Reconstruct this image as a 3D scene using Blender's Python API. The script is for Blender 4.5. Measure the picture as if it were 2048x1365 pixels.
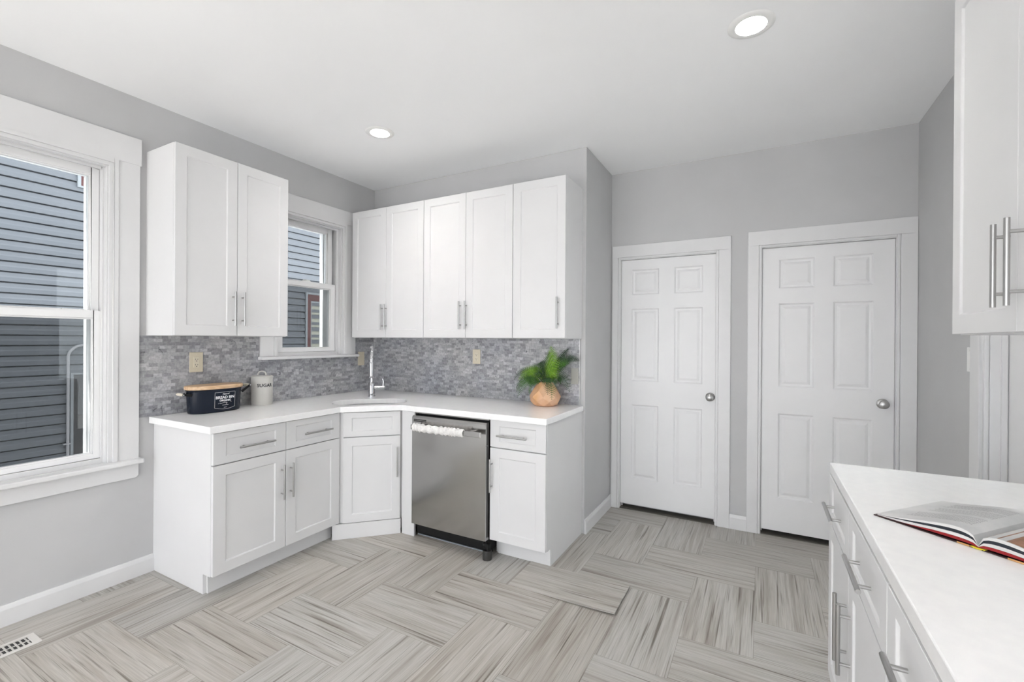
import bpy, bmesh, math, random
from mathutils import Vector, Matrix, Euler

for o in list(bpy.data.objects):
    bpy.data.objects.remove(o, do_unlink=True)
S = bpy.context.scene
COL = S.collection
R = math.radians
PI = math.pi

# ------------------------------------------------------------------ camera
cam_d = bpy.data.cameras.new('camera')
cam = bpy.data.objects.new('camera', cam_d)
COL.objects.link(cam)
cam_d.sensor_width = 36.0
cam_d.lens = 16.0
cam_d.clip_start = 0.02
cam_d.clip_end = 200
YAW, PIT, ROL = 0.50006, -0.00162, 0.0066
fw = Vector((-math.sin(YAW)*math.cos(PIT), math.cos(YAW)*math.cos(PIT), math.sin(PIT)))
rt0 = Vector((math.cos(YAW), math.sin(YAW), 0))
up0 = rt0.cross(fw)
rt = rt0*math.cos(ROL) + up0*math.sin(ROL)
up = -rt0*math.sin(ROL) + up0*math.cos(ROL)
m = Matrix(((rt.x, up.x, -fw.x, 3.1545), (rt.y, up.y, -fw.y, -3.0914), (rt.z, up.z, -fw.z, 1.3764), (0, 0, 0, 1)))
cam.matrix_world = m
S.camera = cam

# ------------------------------------------------------------------ world, exposure
S.view_settings.view_transform = 'Standard'
S.view_settings.look = 'None'
S.view_settings.gamma = 1.0
S.view_settings.use_curve_mapping = False
S.view_settings.exposure = 1.16
WORLD_STRENGTH = 2.0
LAMP_STRENGTH = 135.0
SUN_STRENGTH = 6.5
w = bpy.data.worlds.new('overcast_sky')
S.world = w
w.use_nodes = True
wn = w.node_tree.nodes
bg = wn['Background']
bg.inputs['Color'].default_value = (0.93, 0.96, 1.0, 1)
bg.inputs['Strength'].default_value = WORLD_STRENGTH
sun_d = bpy.data.lights.new('sun', 'SUN')
sun_d.energy = SUN_STRENGTH
sun_d.angle = R(1.0)
sun_d.color = (1.0, .985, .97)
sun = bpy.data.objects.new('sun', sun_d)
COL.objects.link(sun)
sun.rotation_euler = Vector((.12, 1.0, -1.15)).to_track_quat('-Z', 'Y').to_euler()   # shines in from behind the viewer
S.cycles.max_bounces = 12
S.cycles.diffuse_bounces = 8
S.cycles.glossy_bounces = 5
S.cycles.transparent_max_bounces = 12
S.cycles.use_denoising = True
S.cycles.sample_clamp_indirect = 30.0

# room constants (metres): left wall x=0, kitchen back wall y=0, floor z=0
H = 2.757
XR = 2.061     # right end of the kitchen back wall
D = 0.632      # wall with the two doors
XW = 4.016     # right wall
YB = -5.6      # the room runs on behind the viewer and is open there
CT = 0.914     # worktop height


# ------------------------------------------------------------------ mesh helpers
class MB:
    def __init__(self):
        self.v = []
        self.f = []
        self.s = []      # smooth flags

    def add(self, verts, faces, smooth=False):
        b = len(self.v)
        self.v += [tuple(p) for p in verts]
        for f in faces:
            self.f.append([i+b for i in f])
            self.s.append(smooth)
        return self

    def box(self, x0, x1, y0, y1, z0, z1):
        v = [(x, y, z) for z in (z0, z1) for y in (y0, y1) for x in (x0, x1)]
        return self.add(v, [(0, 2, 3, 1), (4, 5, 7, 6), (0, 1, 5, 4), (2, 6, 7, 3), (0, 4, 6, 2), (1, 3, 7, 5)])

    def prism(self, poly, a0, a1, axis='z'):
        n = len(poly)
        def pt(p, a):
            if axis == 'z': return (p[0], p[1], a)
            if axis == 'x': return (a, p[0], p[1])
            return (p[0], a, p[1])
        v = [pt(p, a0) for p in poly]+[pt(p, a1) for p in poly]
        f = [tuple(range(n))[::-1], tuple(range(n, 2*n))]
        f += [(i, (i+1) % n, n+(i+1) % n, n+i) for i in range(n)]
        return self.add(v, f)

    def tube(self, pts, r, n=12, caps=True, smooth=True):
        pts = [Vector(p) for p in pts]
        rs = r if isinstance(r, (list, tuple)) else [r]*len(pts)
        rings = []
        prev = None
        for i, p in enumerate(pts):
            if i == 0: t = pts[1]-pts[0]
            elif i == len(pts)-1: t = pts[-1]-pts[-2]
            else: t = (pts[i+1]-pts[i]).normalized()+(pts[i]-pts[i-1]).normalized()
            t.normalize()
            if prev is None:
                a = Vector((0, 0, 1)) if abs(t.z) < 0.9 else Vector((1, 0, 0))
                u = t.cross(a).normalized()
            else:
                u = (prev-t*prev.dot(t)).normalized()
            prev = u
            q = t.cross(u)
            rings.append([p+(u*math.cos(2*PI*k/n)+q*math.sin(2*PI*k/n))*rs[i] for k in range(n)])
        v = [c for ring in rings for c in ring]
        f = []
        for i in range(len(pts)-1):
            for k in range(n):
                f.append((i*n+k, i*n+(k+1) % n, (i+1)*n+(k+1) % n, (i+1)*n+k))
        self.add(v, f, smooth)
        if caps:
            self.add(rings[0], [tuple(range(n))[::-1]])
            self.add(rings[-1], [tuple(range(n))])
        return self

    def lathe(self, prof, c=(0, 0, 0), n=32, sx=1.0, sy=1.0, smooth=True, sharp=False):
        """prof: (radius, z) pairs about the z axis; ends with r=0 close."""
        v = []
        for r, z in prof:
            for k in range(n):
                a = 2*PI*k/n
                v.append((c[0]+r*sx*math.cos(a), c[1]+r*sy*math.sin(a), c[2]+z))
        f = []
        for i in range(len(prof)-1):
            for k in range(n):
                f.append((i*n+k, i*n+(k+1) % n, (i+1)*n+(k+1) % n, (i+1)*n+k))
        return self.add(v, f, smooth)

    def xf(self, mat):
        self.v = [tuple(mat @ Vector(p)) for p in self.v]
        return self

    def build(self, name, mat, parent=None, bevel=0.0, seg=2, smooth_angle=None, loc=None):
        """vertices are in the parent's own frame (or the world's when there is no parent)"""
        me = bpy.data.meshes.new(name)
        vs = self.v
        if loc is not None:
            vs = [tuple(Vector(p)-Vector(loc)) for p in vs]
        me.from_pydata(vs, [], self.f)
        bm = bmesh.new()
        bm.from_mesh(me)
        bmesh.ops.remove_doubles(bm, verts=bm.verts, dist=1e-6)
        bmesh.ops.recalc_face_normals(bm, faces=bm.faces)
        bm.to_mesh(me)
        bm.free()
        if len(me.polygons) == len(self.s):
            me.polygons.foreach_set('use_smooth', self.s)
        elif any(self.s):
            me.polygons.foreach_set('use_smooth', [True]*len(me.polygons))
        if any(self.s):
            try: me.set_sharp_from_angle(angle=R(smooth_angle or 40))
            except Exception: pass
        me.materials.append(mat)
        o = bpy.data.objects.new(name, me)
        COL.objects.link(o)
        if loc is not None: o.location = loc
        if parent is not None: o.parent = parent
        if bevel:
            b = o.modifiers.new('bevel', 'BEVEL')
            b.width = bevel
            b.segments = seg
            b.limit_method = 'ANGLE'
            b.angle_limit = R(35)
            b.harden_normals = False
        return o


def thing(name, label, cat, loc=(0, 0, 0), rotz=0.0, group=None):
    o = bpy.data.objects.new(name, None)
    o.empty_display_size = 0.05
    COL.objects.link(o)
    o.location = loc
    o.rotation_euler = (0, 0, rotz)
    o['label'] = label
    o['category'] = cat
    if group: o['group'] = group
    return o


def tag(o, label, cat, group=None):
    o['label'] = label
    o['category'] = cat
    if group: o['group'] = group
    return o


def struct_empty(name, loc, rotz, label=None):
    o = bpy.data.objects.new(name, None)
    o.empty_display_size = 0.05
    COL.objects.link(o)
    o.location = loc
    o.rotation_euler = (0, 0, rotz)
    o['kind'] = 'structure'
    if label: o['label'] = label
    return o


def struct(o, label=None):
    o['kind'] = 'structure'
    if label: o['label'] = label
    return o


def dup(root, loc, rotz=None, label=None):
    r = root.copy()
    COL.objects.link(r)
    r.location = loc
    if rotz is not None: r.rotation_euler = (0, 0, rotz)
    if label: r['label'] = label
    for ch in list(root.children):
        c = ch.copy()
        COL.objects.link(c)
        c.parent = r
        for g in list(ch.children):
            d = g.copy()
            COL.objects.link(d)
            d.parent = c
    return r


# ------------------------------------------------------------------ materials
def mat(name, col, rough=0.5, metal=0.0, spec=0.5, **kw):
    mt = bpy.data.materials.new(name)
    mt.use_nodes = True
    b = mt.node_tree.nodes['Principled BSDF']
    b.inputs['Base Color'].default_value = (*col, 1)
    b.inputs['Roughness'].default_value = rough
    b.inputs['Metallic'].default_value = metal
    b.inputs['Specular IOR Level'].default_value = spec
    for k, val in kw.items():
        b.inputs[k.replace('_', ' ')].default_value = val
    return mt


def NT(mt):
    nt = mt.node_tree
    return nt, nt.nodes, nt.links, nt.nodes['Principled BSDF']


def noise_col(mt, c0, c1, scale, detail=4, lo=0.35, hi=0.65, stretch=(1, 1, 1), coord='Object', bump=0.0):
    nt, N, L, b = NT(mt)
    tc = N.new('ShaderNodeTexCoord')
    mp = N.new('ShaderNodeMapping')
    mp.inputs['Scale'].default_value = stretch
    L.new(tc.outputs[coord], mp.inputs['Vector'])
    nz = N.new('ShaderNodeTexNoise')
    nz.inputs['Scale'].default_value = scale
    nz.inputs['Detail'].default_value = detail
    L.new(mp.outputs[0], nz.inputs['Vector'])
    cr = N.new('ShaderNodeValToRGB')
    cr.color_ramp.elements[0].position = lo
    cr.color_ramp.elements[0].color = (*c0, 1)
    cr.color_ramp.elements[1].position = hi
    cr.color_ramp.elements[1].color = (*c1, 1)
    L.new(nz.outputs[0], cr.inputs[0])
    L.new(cr.outputs[0], b.inputs['Base Color'])
    if bump:
        bp = N.new('ShaderNodeBump')
        bp.inputs['Strength'].default_value = bump
        bp.inputs['Distance'].default_value = 0.002
        L.new(nz.outputs[0], bp.inputs['Height'])
        L.new(bp.outputs[0], b.inputs['Normal'])
    return mt


M = {}
M['wall'] = noise_col(mat('grey_wall_paint', (.42, .42, .425), .6, spec=.3), (.522, .523, .528), (.542, .543, .548), 3.0)
M['ceiling'] = noise_col(mat('white_ceiling_paint', (.86, .86, .86), .7, spec=.2), (.912, .92, .93), (.925, .933, .943), 2.0)
M['trim'] = noise_col(mat('white_trim_paint', (.84, .84, .845), .35), (.70, .70, .705), (.72, .72, .725), 6.0)
M['cab'] = noise_col(mat('white_cabinet_lacquer', (.71, .71, .715), .48, spec=.4), (.70, .70, .705), (.715, .715, .72), 4.0)
M['door'] = noise_col(mat('white_door_paint', (.84, .84, .845), .42), (.775, .775, .78), (.79, .79, .795), 5.0)
M['quartz'] = noise_col(mat('white_quartz', (.87, .87, .87), .16), (.885, .885, .89), (.915, .915, .915), 30.0)
M['nickel'] = mat('brushed_nickel', (.47, .465, .46), .32, 1.0)
M['chrome'] = mat('chrome', (.6, .6, .62), .07, 1.0)
M['black'] = mat('black_plastic', (.006, .006, .0065), .5, spec=.3)
M['rubber'] = mat('dark_rubber', (.025, .024, .022), .5)
M['ivory'] = mat('ivory_plastic', (.66, .6, .47), .4)
M['ivory_pale'] = mat('ivory_plastic_insert', (.7, .65, .52), .35)
M['stoneplate'] = mat('stone_grey_plastic', (.42, .42, .385), .4)
M['slot'] = mat('dark_slot', (.03, .028, .025), .6)
M['whiteplastic'] = mat('white_plastic', (.84, .84, .83), .35)
M['vinyl'] = mat('white_vinyl_sash', (.84, .84, .845), .3)
M['navy'] = noise_col(mat('navy_enamel', (.006, .010, .021), .26, spec=.28), (.005, .009, .019), (.007, .0115, .023), 5)
M['canister'] = mat('warm_grey_enamel', (.57, .56, .53), .35)
M['ink'] = mat('dark_ink', (.03, .032, .035), .5)
M['whiteink'] = mat('white_ink', (.75, .77, .8), .5)
M['pot'] = noise_col(mat('peach_terracotta', (.72, .46, .28), .38), (.68, .37, .17), (.78, .50, .33), 9, stretch=(1, 1, .5))
M['soil'] = noise_col(mat('dark_soil', (.03, .02, .015), .9), (.015, .01, .008), (.06, .04, .028), 60)
M['wood_lid'] = noise_col(mat('pale_beech_wood', (.62, .42, .26), .5), (.55, .35, .2), (.72, .52, .34), 14, stretch=(6, 1, 6))
M['wood_grip'] = noise_col(mat('bleached_wood', (.72, .66, .57), .5), (.66, .6, .5), (.76, .71, .63), 20, stretch=(1, 6, 6))
M['cloth'] = noise_col(mat('white_towel_cloth', (.78, .76, .74), .9, spec=.1), (.72, .70, .68), (.82, .81, .8), 120, bump=.4)
M['basin'] = mat('satin_steel_basin', (.55, .55, .55), .35, 1.0)
M['duct'] = mat('dark_duct', (.06, .06, .06), .7)
M['grille'] = mat('pale_grey_metal_grille', (.66, .64, .61), .45, .0)
M['page'] = noise_col(mat('printed_page_paper', (.62, .62, .62), .35), (.56, .57, .57), (.66, .66, .66), 14)
M['pageedge'] = noise_col(mat('page_edges', (.74, .73, .71), .6), (.62, .61, .6), (.8, .79, .77), 300, stretch=(.02, .02, 3))
M['cover'] = mat('dark_cover', (.035, .012, .012), .4)
M['red'] = mat('red_endpaper', (.30, .008, .012), .4)
M['yellow'] = mat('yellow_spine', (.72, .6, .03), .4)
M['gap_shade'] = mat('dark_page_gap', (.012, .016, .026), .4)
M['text'] = mat('grey_print', (.36, .36, .37), .5)
M['threshold'] = mat('dark_threshold', (.09, .082, .07), .6)
M['redwood'] = noise_col(mat('oxblood_paint', (.13, .028, .028), .5), (.075, .015, .015), (.10, .022, .022), 8)
M['sidetrim'] = mat('pale_grey_siding_trim', (.24, .26, .28), .5)
M['blind'] = mat('cream_blind', (.36, .36, .30), .6)
M['conduit'] = mat('grey_conduit', (.34, .34, .36), .5, .2)
M['darkdoor'] = noise_col(mat('dark_hatch', (.05, .048, .05), .5), (.022, .022, .025), (.035, .033, .034), 3)
M['asphalt'] = noise_col(mat('pale_concrete', (.55, .54, .52), .9), (.50, .49, .47), (.60, .59, .57), 4)
M['siding'] = noise_col(mat('blue_grey_vinyl_siding', (.125, .14, .155), .4), (.106, .116, .133), (.118, .128, .146), 3, stretch=(1, .3, 1))

# lamp lens
M['lens'] = bpy.data.materials.new('lit_lens')
M['lens'].use_nodes = True
_nt = M['lens'].node_tree
_nt.nodes.remove(_nt.nodes['Principled BSDF'])
_em = _nt.nodes.new('ShaderNodeEmission')
_em.inputs['Color'].default_value = (1.0, .975, .94, 1)
_g = _nt.nodes.new('ShaderNodeNewGeometry')      # downlight beam: dimmer towards the sides
_dp = _nt.nodes.new('ShaderNodeVectorMath'); _dp.operation = 'DOT_PRODUCT'
_nt.links.new(_g.outputs['Normal'], _dp.inputs[0]); _nt.links.new(_g.outputs['Incoming'], _dp.inputs[1])
_ml = _nt.nodes.new('ShaderNodeMath'); _ml.operation = 'MULTIPLY'; _ml.inputs[1].default_value = LAMP_STRENGTH
_pw = _nt.nodes.new('ShaderNodeMath'); _pw.operation = 'POWER'; _pw.use_clamp = True; _pw.inputs[1].default_value = 2.0
_nt.links.new(_dp.outputs['Value'], _pw.inputs[0])
_nt.links.new(_pw.outputs[0], _ml.inputs[0]); _nt.links.new(_ml.outputs[0], _em.inputs['Strength'])
_nt.links.new(_em.outputs[0], _nt.nodes['Material Output'].inputs['Surface'])


def glass_mat():
    mt = bpy.data.materials.new('window_glass')
    mt.use_nodes = True
    nt = mt.node_tree
    N, L = nt.nodes, nt.links
    N.remove(N['Principled BSDF'])
    tr = N.new('ShaderNodeBsdfTransparent')
    tr.inputs['Color'].default_value = (.93, .95, .95, 1)
    gl = N.new('ShaderNodeBsdfGlossy')
    gl.inputs['Roughness'].default_value = 0.0
    fr = N.new('ShaderNodeFresnel')
    fr.inputs['IOR'].default_value = 1.33
    mx = N.new('ShaderNodeMixShader')
    L.new(fr.outputs[0], mx.inputs[0])
    L.new(tr.outputs[0], mx.inputs[1])
    L.new(gl.outputs[0], mx.inputs[2])
    L.new(mx.outputs[0], N['Material Output'].inputs['Surface'])
    return mt


M['glass'] = glass_mat()


def screen_mat():
    mt = bpy.data.materials.new('insect_mesh')
    mt.use_nodes = True
    nt = mt.node_tree
    N, L = nt.nodes, nt.links
    b = N['Principled BSDF']
    b.inputs['Base Color'].default_value = (.03, .03, .032, 1)
    b.inputs['Roughness'].default_value = .7
    tr = N.new('ShaderNodeBsdfTransparent')
    mx = N.new('ShaderNodeMixShader')
    mx.inputs[0].default_value = .42
    L.new(tr.outputs[0], mx.inputs[1])
    L.new(b.outputs[0], mx.inputs[2])
    L.new(mx.outputs[0], N['Material Output'].inputs['Surface'])
    return mt


M['screen'] = screen_mat()


def steel_mat():
    mt = mat('brushed_stainless_steel', (.5, .493, .485), .22, 1.0)
    nt, N, L, b = NT(mt)
    b.inputs['Anisotropic'].default_value = .25
    b.inputs['Anisotropic Rotation'].default_value = .0
    tg = N.new('ShaderNodeTangent'); tg.direction_type = 'RADIAL'; tg.axis = 'Z'
    L.new(tg.outputs[0], b.inputs['Tangent'])
    tc = N.new('ShaderNodeTexCoord')
    mp = N.new('ShaderNodeMapping')
    mp.inputs['Scale'].default_value = (2, 2, 900)
    nz = N.new('ShaderNodeTexNoise')
    nz.inputs['Scale'].default_value = 1.0
    nz.inputs['Detail'].default_value = 3
    L.new(tc.outputs['Object'], mp.inputs[0])
    L.new(mp.outputs[0], nz.inputs[0])
    mr = N.new('ShaderNodeMapRange')
    mr.inputs['To Min'].default_value = .15
    mr.inputs['To Max'].default_value = .2
    L.new(nz.outputs[0], mr.inputs[0])
    L.new(mr.outputs[0], b.inputs['Roughness'])
    return mt


M['steel'] = steel_mat()


def tile_mat(name, horiz):
    """small marble mosaic; horiz = 'x' or 'y' is the run of the courses"""
    mt = mat(name, (.3, .3, .31), .3)
    nt, N, L, b = NT(mt)
    tc = N.new('ShaderNodeTexCoord')
    sp = N.new('ShaderNodeSeparateXYZ')
    L.new(tc.outputs['Object'], sp.inputs[0])
    cb = N.new('ShaderNodeCombineXYZ')
    L.new(sp.outputs['X' if horiz == 'x' else 'Y'], cb.inputs[0])
    L.new(sp.outputs['Z'], cb.inputs[1])
    br = N.new('ShaderNodeTexBrick')
    br.inputs['Scale'].default_value = 1.0
    br.inputs['Brick Width'].default_value = .046
    br.inputs['Row Height'].default_value = .0208
    br.inputs['Mortar Size'].default_value = .0009
    br.inputs['Mortar Smooth'].default_value = .3
    br.inputs['Bias'].default_value = .0
    br.offset = .5
    br.squash = .72
    br.squash_frequency = 3
    br.inputs['Color1'].default_value = (.25, .252, .264, 1)
    br.inputs['Color2'].default_value = (.50, .502, .518, 1)
    br.inputs['Mortar'].default_value = (.36, .36, .36, 1)
    L.new(cb.outputs[0], br.inputs['Vector'])
    nz = N.new('ShaderNodeTexNoise')
    nz.inputs['Scale'].default_value = 70
    nz.inputs['Detail'].default_value = 6
    L.new(cb.outputs[0], nz.inputs['Vector'])
    rp = N.new('ShaderNodeValToRGB')
    e = rp.color_ramp.elements
    e[0].position = .28; e[0].color = (.74, .74, .76, 1)
    e[1].position = .62; e[1].color = (1.12, 1.12, 1.12, 1)
    L.new(nz.outputs[0], rp.inputs[0])
    nb = N.new('ShaderNodeTexNoise')          # broad tonal drift between sheets of stone
    nb.inputs['Scale'].default_value = 3.5
    nb.inputs['Detail'].default_value = 2
    L.new(cb.outputs[0], nb.inputs['Vector'])
    rb = N.new('ShaderNodeValToRGB')
    rb.color_ramp.elements[0].position = .3; rb.color_ramp.elements[0].color = (.9, .91, .95, 1)
    rb.color_ramp.elements[1].position = .7; rb.color_ramp.elements[1].color = (1.08, 1.07, 1.04, 1)
    L.new(nb.outputs[0], rb.inputs[0])
    m1 = N.new('ShaderNodeMixRGB'); m1.blend_type = 'MULTIPLY'; m1.inputs[0].default_value = 1
    L.new(br.outputs['Color'], m1.inputs[1]); L.new(rp.outputs[0], m1.inputs[2])
    m2 = N.new('ShaderNodeMixRGB'); m2.blend_type = 'MULTIPLY'; m2.inputs[0].default_value = 1
    L.new(m1.outputs[0], m2.inputs[1]); L.new(rb.outputs[0], m2.inputs[2])
    # rare dark veins
    nv = N.new('ShaderNodeTexNoise')
    nv.inputs['Scale'].default_value = 22
    nv.inputs['Detail'].default_value = 3
    nv.inputs['Distortion'].default_value = 1.5
    L.new(cb.outputs[0], nv.inputs['Vector'])
    rv = N.new('ShaderNodeValToRGB')
    rv.color_ramp.elements[0].position = .27; rv.color_ramp.elements[0].color = (.35, .35, .37, 1)
    rv.color_ramp.elements[1].position = .33; rv.color_ramp.elements[1].color = (1, 1, 1, 1)
    L.new(nv.outputs[0], rv.inputs[0])
    m3 = N.new('ShaderNodeMixRGB'); m3.blend_type = 'MULTIPLY'; m3.inputs[0].default_value = 1
    L.new(m2.outputs[0], m3.inputs[1]); L.new(rv.outputs[0], m3.inputs[2])
    L.new(m3.outputs[0], b.inputs['Base Color'])
    bp = N.new('ShaderNodeBump'); bp.invert = True
    bp.inputs['Strength'].default_value = .5
    bp.inputs['Distance'].default_value = .001
    L.new(br.outputs['Fac'], bp.inputs['Height'])
    L.new(bp.outputs[0], b.inputs['Normal'])
    return mt


M['tile_left'] = tile_mat('grey_marble_mosaic_left', 'y')
M['tile_back'] = tile_mat('grey_marble_mosaic_back', 'x')


def floor_mat():
    mt = mat('weathered_wood_look_tile', (.36, .34, .31), .42)
    nt, N, L, b = NT(mt)
    uv = N.new('ShaderNodeUVMap'); uv.uv_map = 'grain'
    def nz(sx, sy, detail=3, dist=0.0):
        mp = N.new('ShaderNodeMapping')
        mp.inputs['Scale'].default_value = (sx, sy, 1)
        L.new(uv.outputs[0], mp.inputs[0])
        n = N.new('ShaderNodeTexNoise')
        n.inputs['Scale'].default_value = 1.0
        n.inputs['Detail'].default_value = detail
        n.inputs['Distortion'].default_value = dist
        L.new(mp.outputs[0], n.inputs['Vector'])
        return n
    fine = nz(5, 190, 4)
    broad = nz(1.1, 22, 4, .6)
    line = nz(1.3, 60, 3, .3)
    line2 = nz(2.2, 130, 2, .2)
    def ramp(src, stops):
        r = N.new('ShaderNodeValToRGB')
        cr = r.color_ramp
        while len(cr.elements) < len(stops): cr.elements.new(.5)
        for el, (p, c) in zip(cr.elements, stops):
            el.position = p; el.color = (*c, 1)
        L.new(src.outputs[0], r.inputs[0])
        return r
    base = ramp(broad, [(.30, (.296, .268, .238)), (.42, (.404, .383, .351)), (.58, (.468, .455, .429)), (.72, (.361, .332, .30))])
    fr = ramp(fine, [(.3, (.82, .81, .80)), (.7, (1.1, 1.1, 1.1))])
    lr = ramp(line, [(.30, (.36, .33, .29)), (.36, (.74, .72, .70)), (.42, (1, 1, 1))])
    lr2 = ramp(line2, [(.30, (.55, .53, .50)), (.40, (1, 1, 1))])
    def mul(a, c, f=1.0):
        mx = N.new('ShaderNodeMixRGB'); mx.blend_type = 'MULTIPLY'; mx.inputs[0].default_value = f
        L.new(a.outputs[0], mx.inputs[1]); L.new(c.outputs[0], mx.inputs[2])
        return mx
    c = mul(mul(mul(base, fr), lr), lr2)
    at = N.new('ShaderNodeAttribute'); at.attribute_name = 'tint'
    c = mul(c, at)
    # hairline joints between tiles
    u2 = N.new('ShaderNodeUVMap'); u2.uv_map = 'cell'
    sp = N.new('ShaderNodeSeparateXYZ'); L.new(u2.outputs[0], sp.inputs[0])
    def edge(o):
        a = N.new('ShaderNodeMath'); a.operation = 'SUBTRACT'; a.inputs[1].default_value = .5
        L.new(o, a.inputs[0])
        d = N.new('ShaderNodeMath'); d.operation = 'ABSOLUTE'; L.new(a.outputs[0], d.inputs[0])
        return d
    ex, ey = edge(sp.outputs[0]), edge(sp.outputs[1])
    def gt(n, t):
        g = N.new('ShaderNodeMath'); g.operation = 'GREATER_THAN'; g.inputs[1].default_value = t
        L.new(n.outputs[0], g.inputs[0]); return g
    mxx = N.new('ShaderNodeMath'); mxx.operation = 'MAXIMUM'
    L.new(gt(ex, .5-.0010/.61).outputs[0], mxx.inputs[0]); L.new(gt(ey, .5-.0010/.305).outputs[0], mxx.inputs[1])
    jm = N.new('ShaderNodeMixRGB'); jm.blend_type = 'MULTIPLY'
    jm.inputs[2].default_value = (.62, .6, .57, 1)
    L.new(mxx.outputs[0], jm.inputs[0]); L.new(c.outputs[0], jm.inputs[1])
    L.new(jm.outputs[0], b.inputs['Base Color'])
    bp = N.new('ShaderNodeBump'); bp.inputs['Strength'].default_value = .12; bp.inputs['Distance'].default_value = .001
    L.new(fine.outputs[0], bp.inputs['Height']); L.new(bp.outputs[0], b.inputs['Normal'])
    return mt


M['floor'] = floor_mat()


def leaf_mat(name, c0, c1):
    mt = mat(name, c0, .45)
    noise_col(mt, c0, c1, 40)
    b = mt.node_tree.nodes['Principled BSDF']
    b.inputs['Subsurface Weight'].default_value = 0
    return mt


M['leaf_dark'] = leaf_mat('dark_green_fern', (.008, .034, .010), (.02, .07, .016))
M['leaf_mid'] = leaf_mat('mid_green_fern', (.025, .095, .010), (.055, .16, .018))
M['leaf_light'] = leaf_mat('light_green_fern', (.13, .29, .012), (.22, .41, .03))

# ------------------------------------------------------------------ room shell
# wall on the left, with its two window openings
W1 = dict(y0=-2.862, y1=-1.962, z0=.66, z1=2.324)
W2 = dict(y0=-.958, y1=-.372, z0=1.223, z1=2.324)
T = .15
mb = MB()
mb.box(-T, 0, YB, W1['y0'], 0, H)
mb.box(-T, 0, W1['y0'], W1['y1'], 0, W1['z0']); mb.box(-T, 0, W1['y0'], W1['y1'], W1['z1'], H)
mb.box(-T, 0, W1['y1'], W2['y0'], 0, H)
mb.box(-T, 0, W2['y0'], W2['y1'], 0, W2['z0']); mb.box(-T, 0, W2['y0'], W2['y1'], W2['z1'], H)
mb.box(-T, 0, W2['y1'], D+.14, 0, H)
struct(mb.build('wall_left', M['wall']), 'grey painted wall with two windows')

mb = MB(); mb.box(0, XR, 0, D+.14, 0, H)
struct(mb.build('wall_back', M['wall'], bevel=.004), 'grey wall behind the corner cabinets and its return beside the doors')

# wall with the two doors: openings are 0.10 deep
O1 = (2.137, 2.862, 2.045)
O2 = (3.157, 3.915, 2.052)
mb = MB()
for a, b_ in ((XR, O1[0]), (O1[1], O2[0]), (O2[1], XW)):
    mb.box(a, b_, D, D+.14, 0, H)
for x0, x1, zt in (O1, O2):
    mb.box(x0, x1, D, D+.14, zt, H)
    mb.box(x0, x1, D+.10, D+.14, 0, zt)
struct(mb.build('wall_doors', M['wall']), 'grey wall with two white doors')

# right wall with a door opening just past the near worktop's far end
O3 = (-.985, -.40, 2.324)
mb = MB()
mb.box(XW, XW+T, YB, O3[0], 0, H)
mb.box(XW, XW+T, O3[0], O3[1], O3[2], H)
mb.box(XW, XW+T, O3[1], D+.14, 0, H)
struct(mb.build('wall_right', M['wall']), 'grey wall behind the near cabinets')

# unseen header added over the open rear to cut the level daylight
mb = MB(); mb.box(0, XW, YB, YB+.14, 2.1, H)
struct(mb.build('added_rear_header', M['ceiling']), 'unseen white header added over the open rear to shape the daylight')
mb = MB(); mb.box(-T, XW+T, YB, D+.14, H, H+.12)
struct(mb.build('ceiling', M['ceiling']), 'flat white ceiling')

# floor of herringbone-laid wood-look tiles (cells of 0.306 m)
CX, CY, GX, GY = 2.5225, -.853, .306, .307
LOOSE = (-1, 0)          # cell of the tile that lies loose
rng = random.Random(11)


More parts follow.
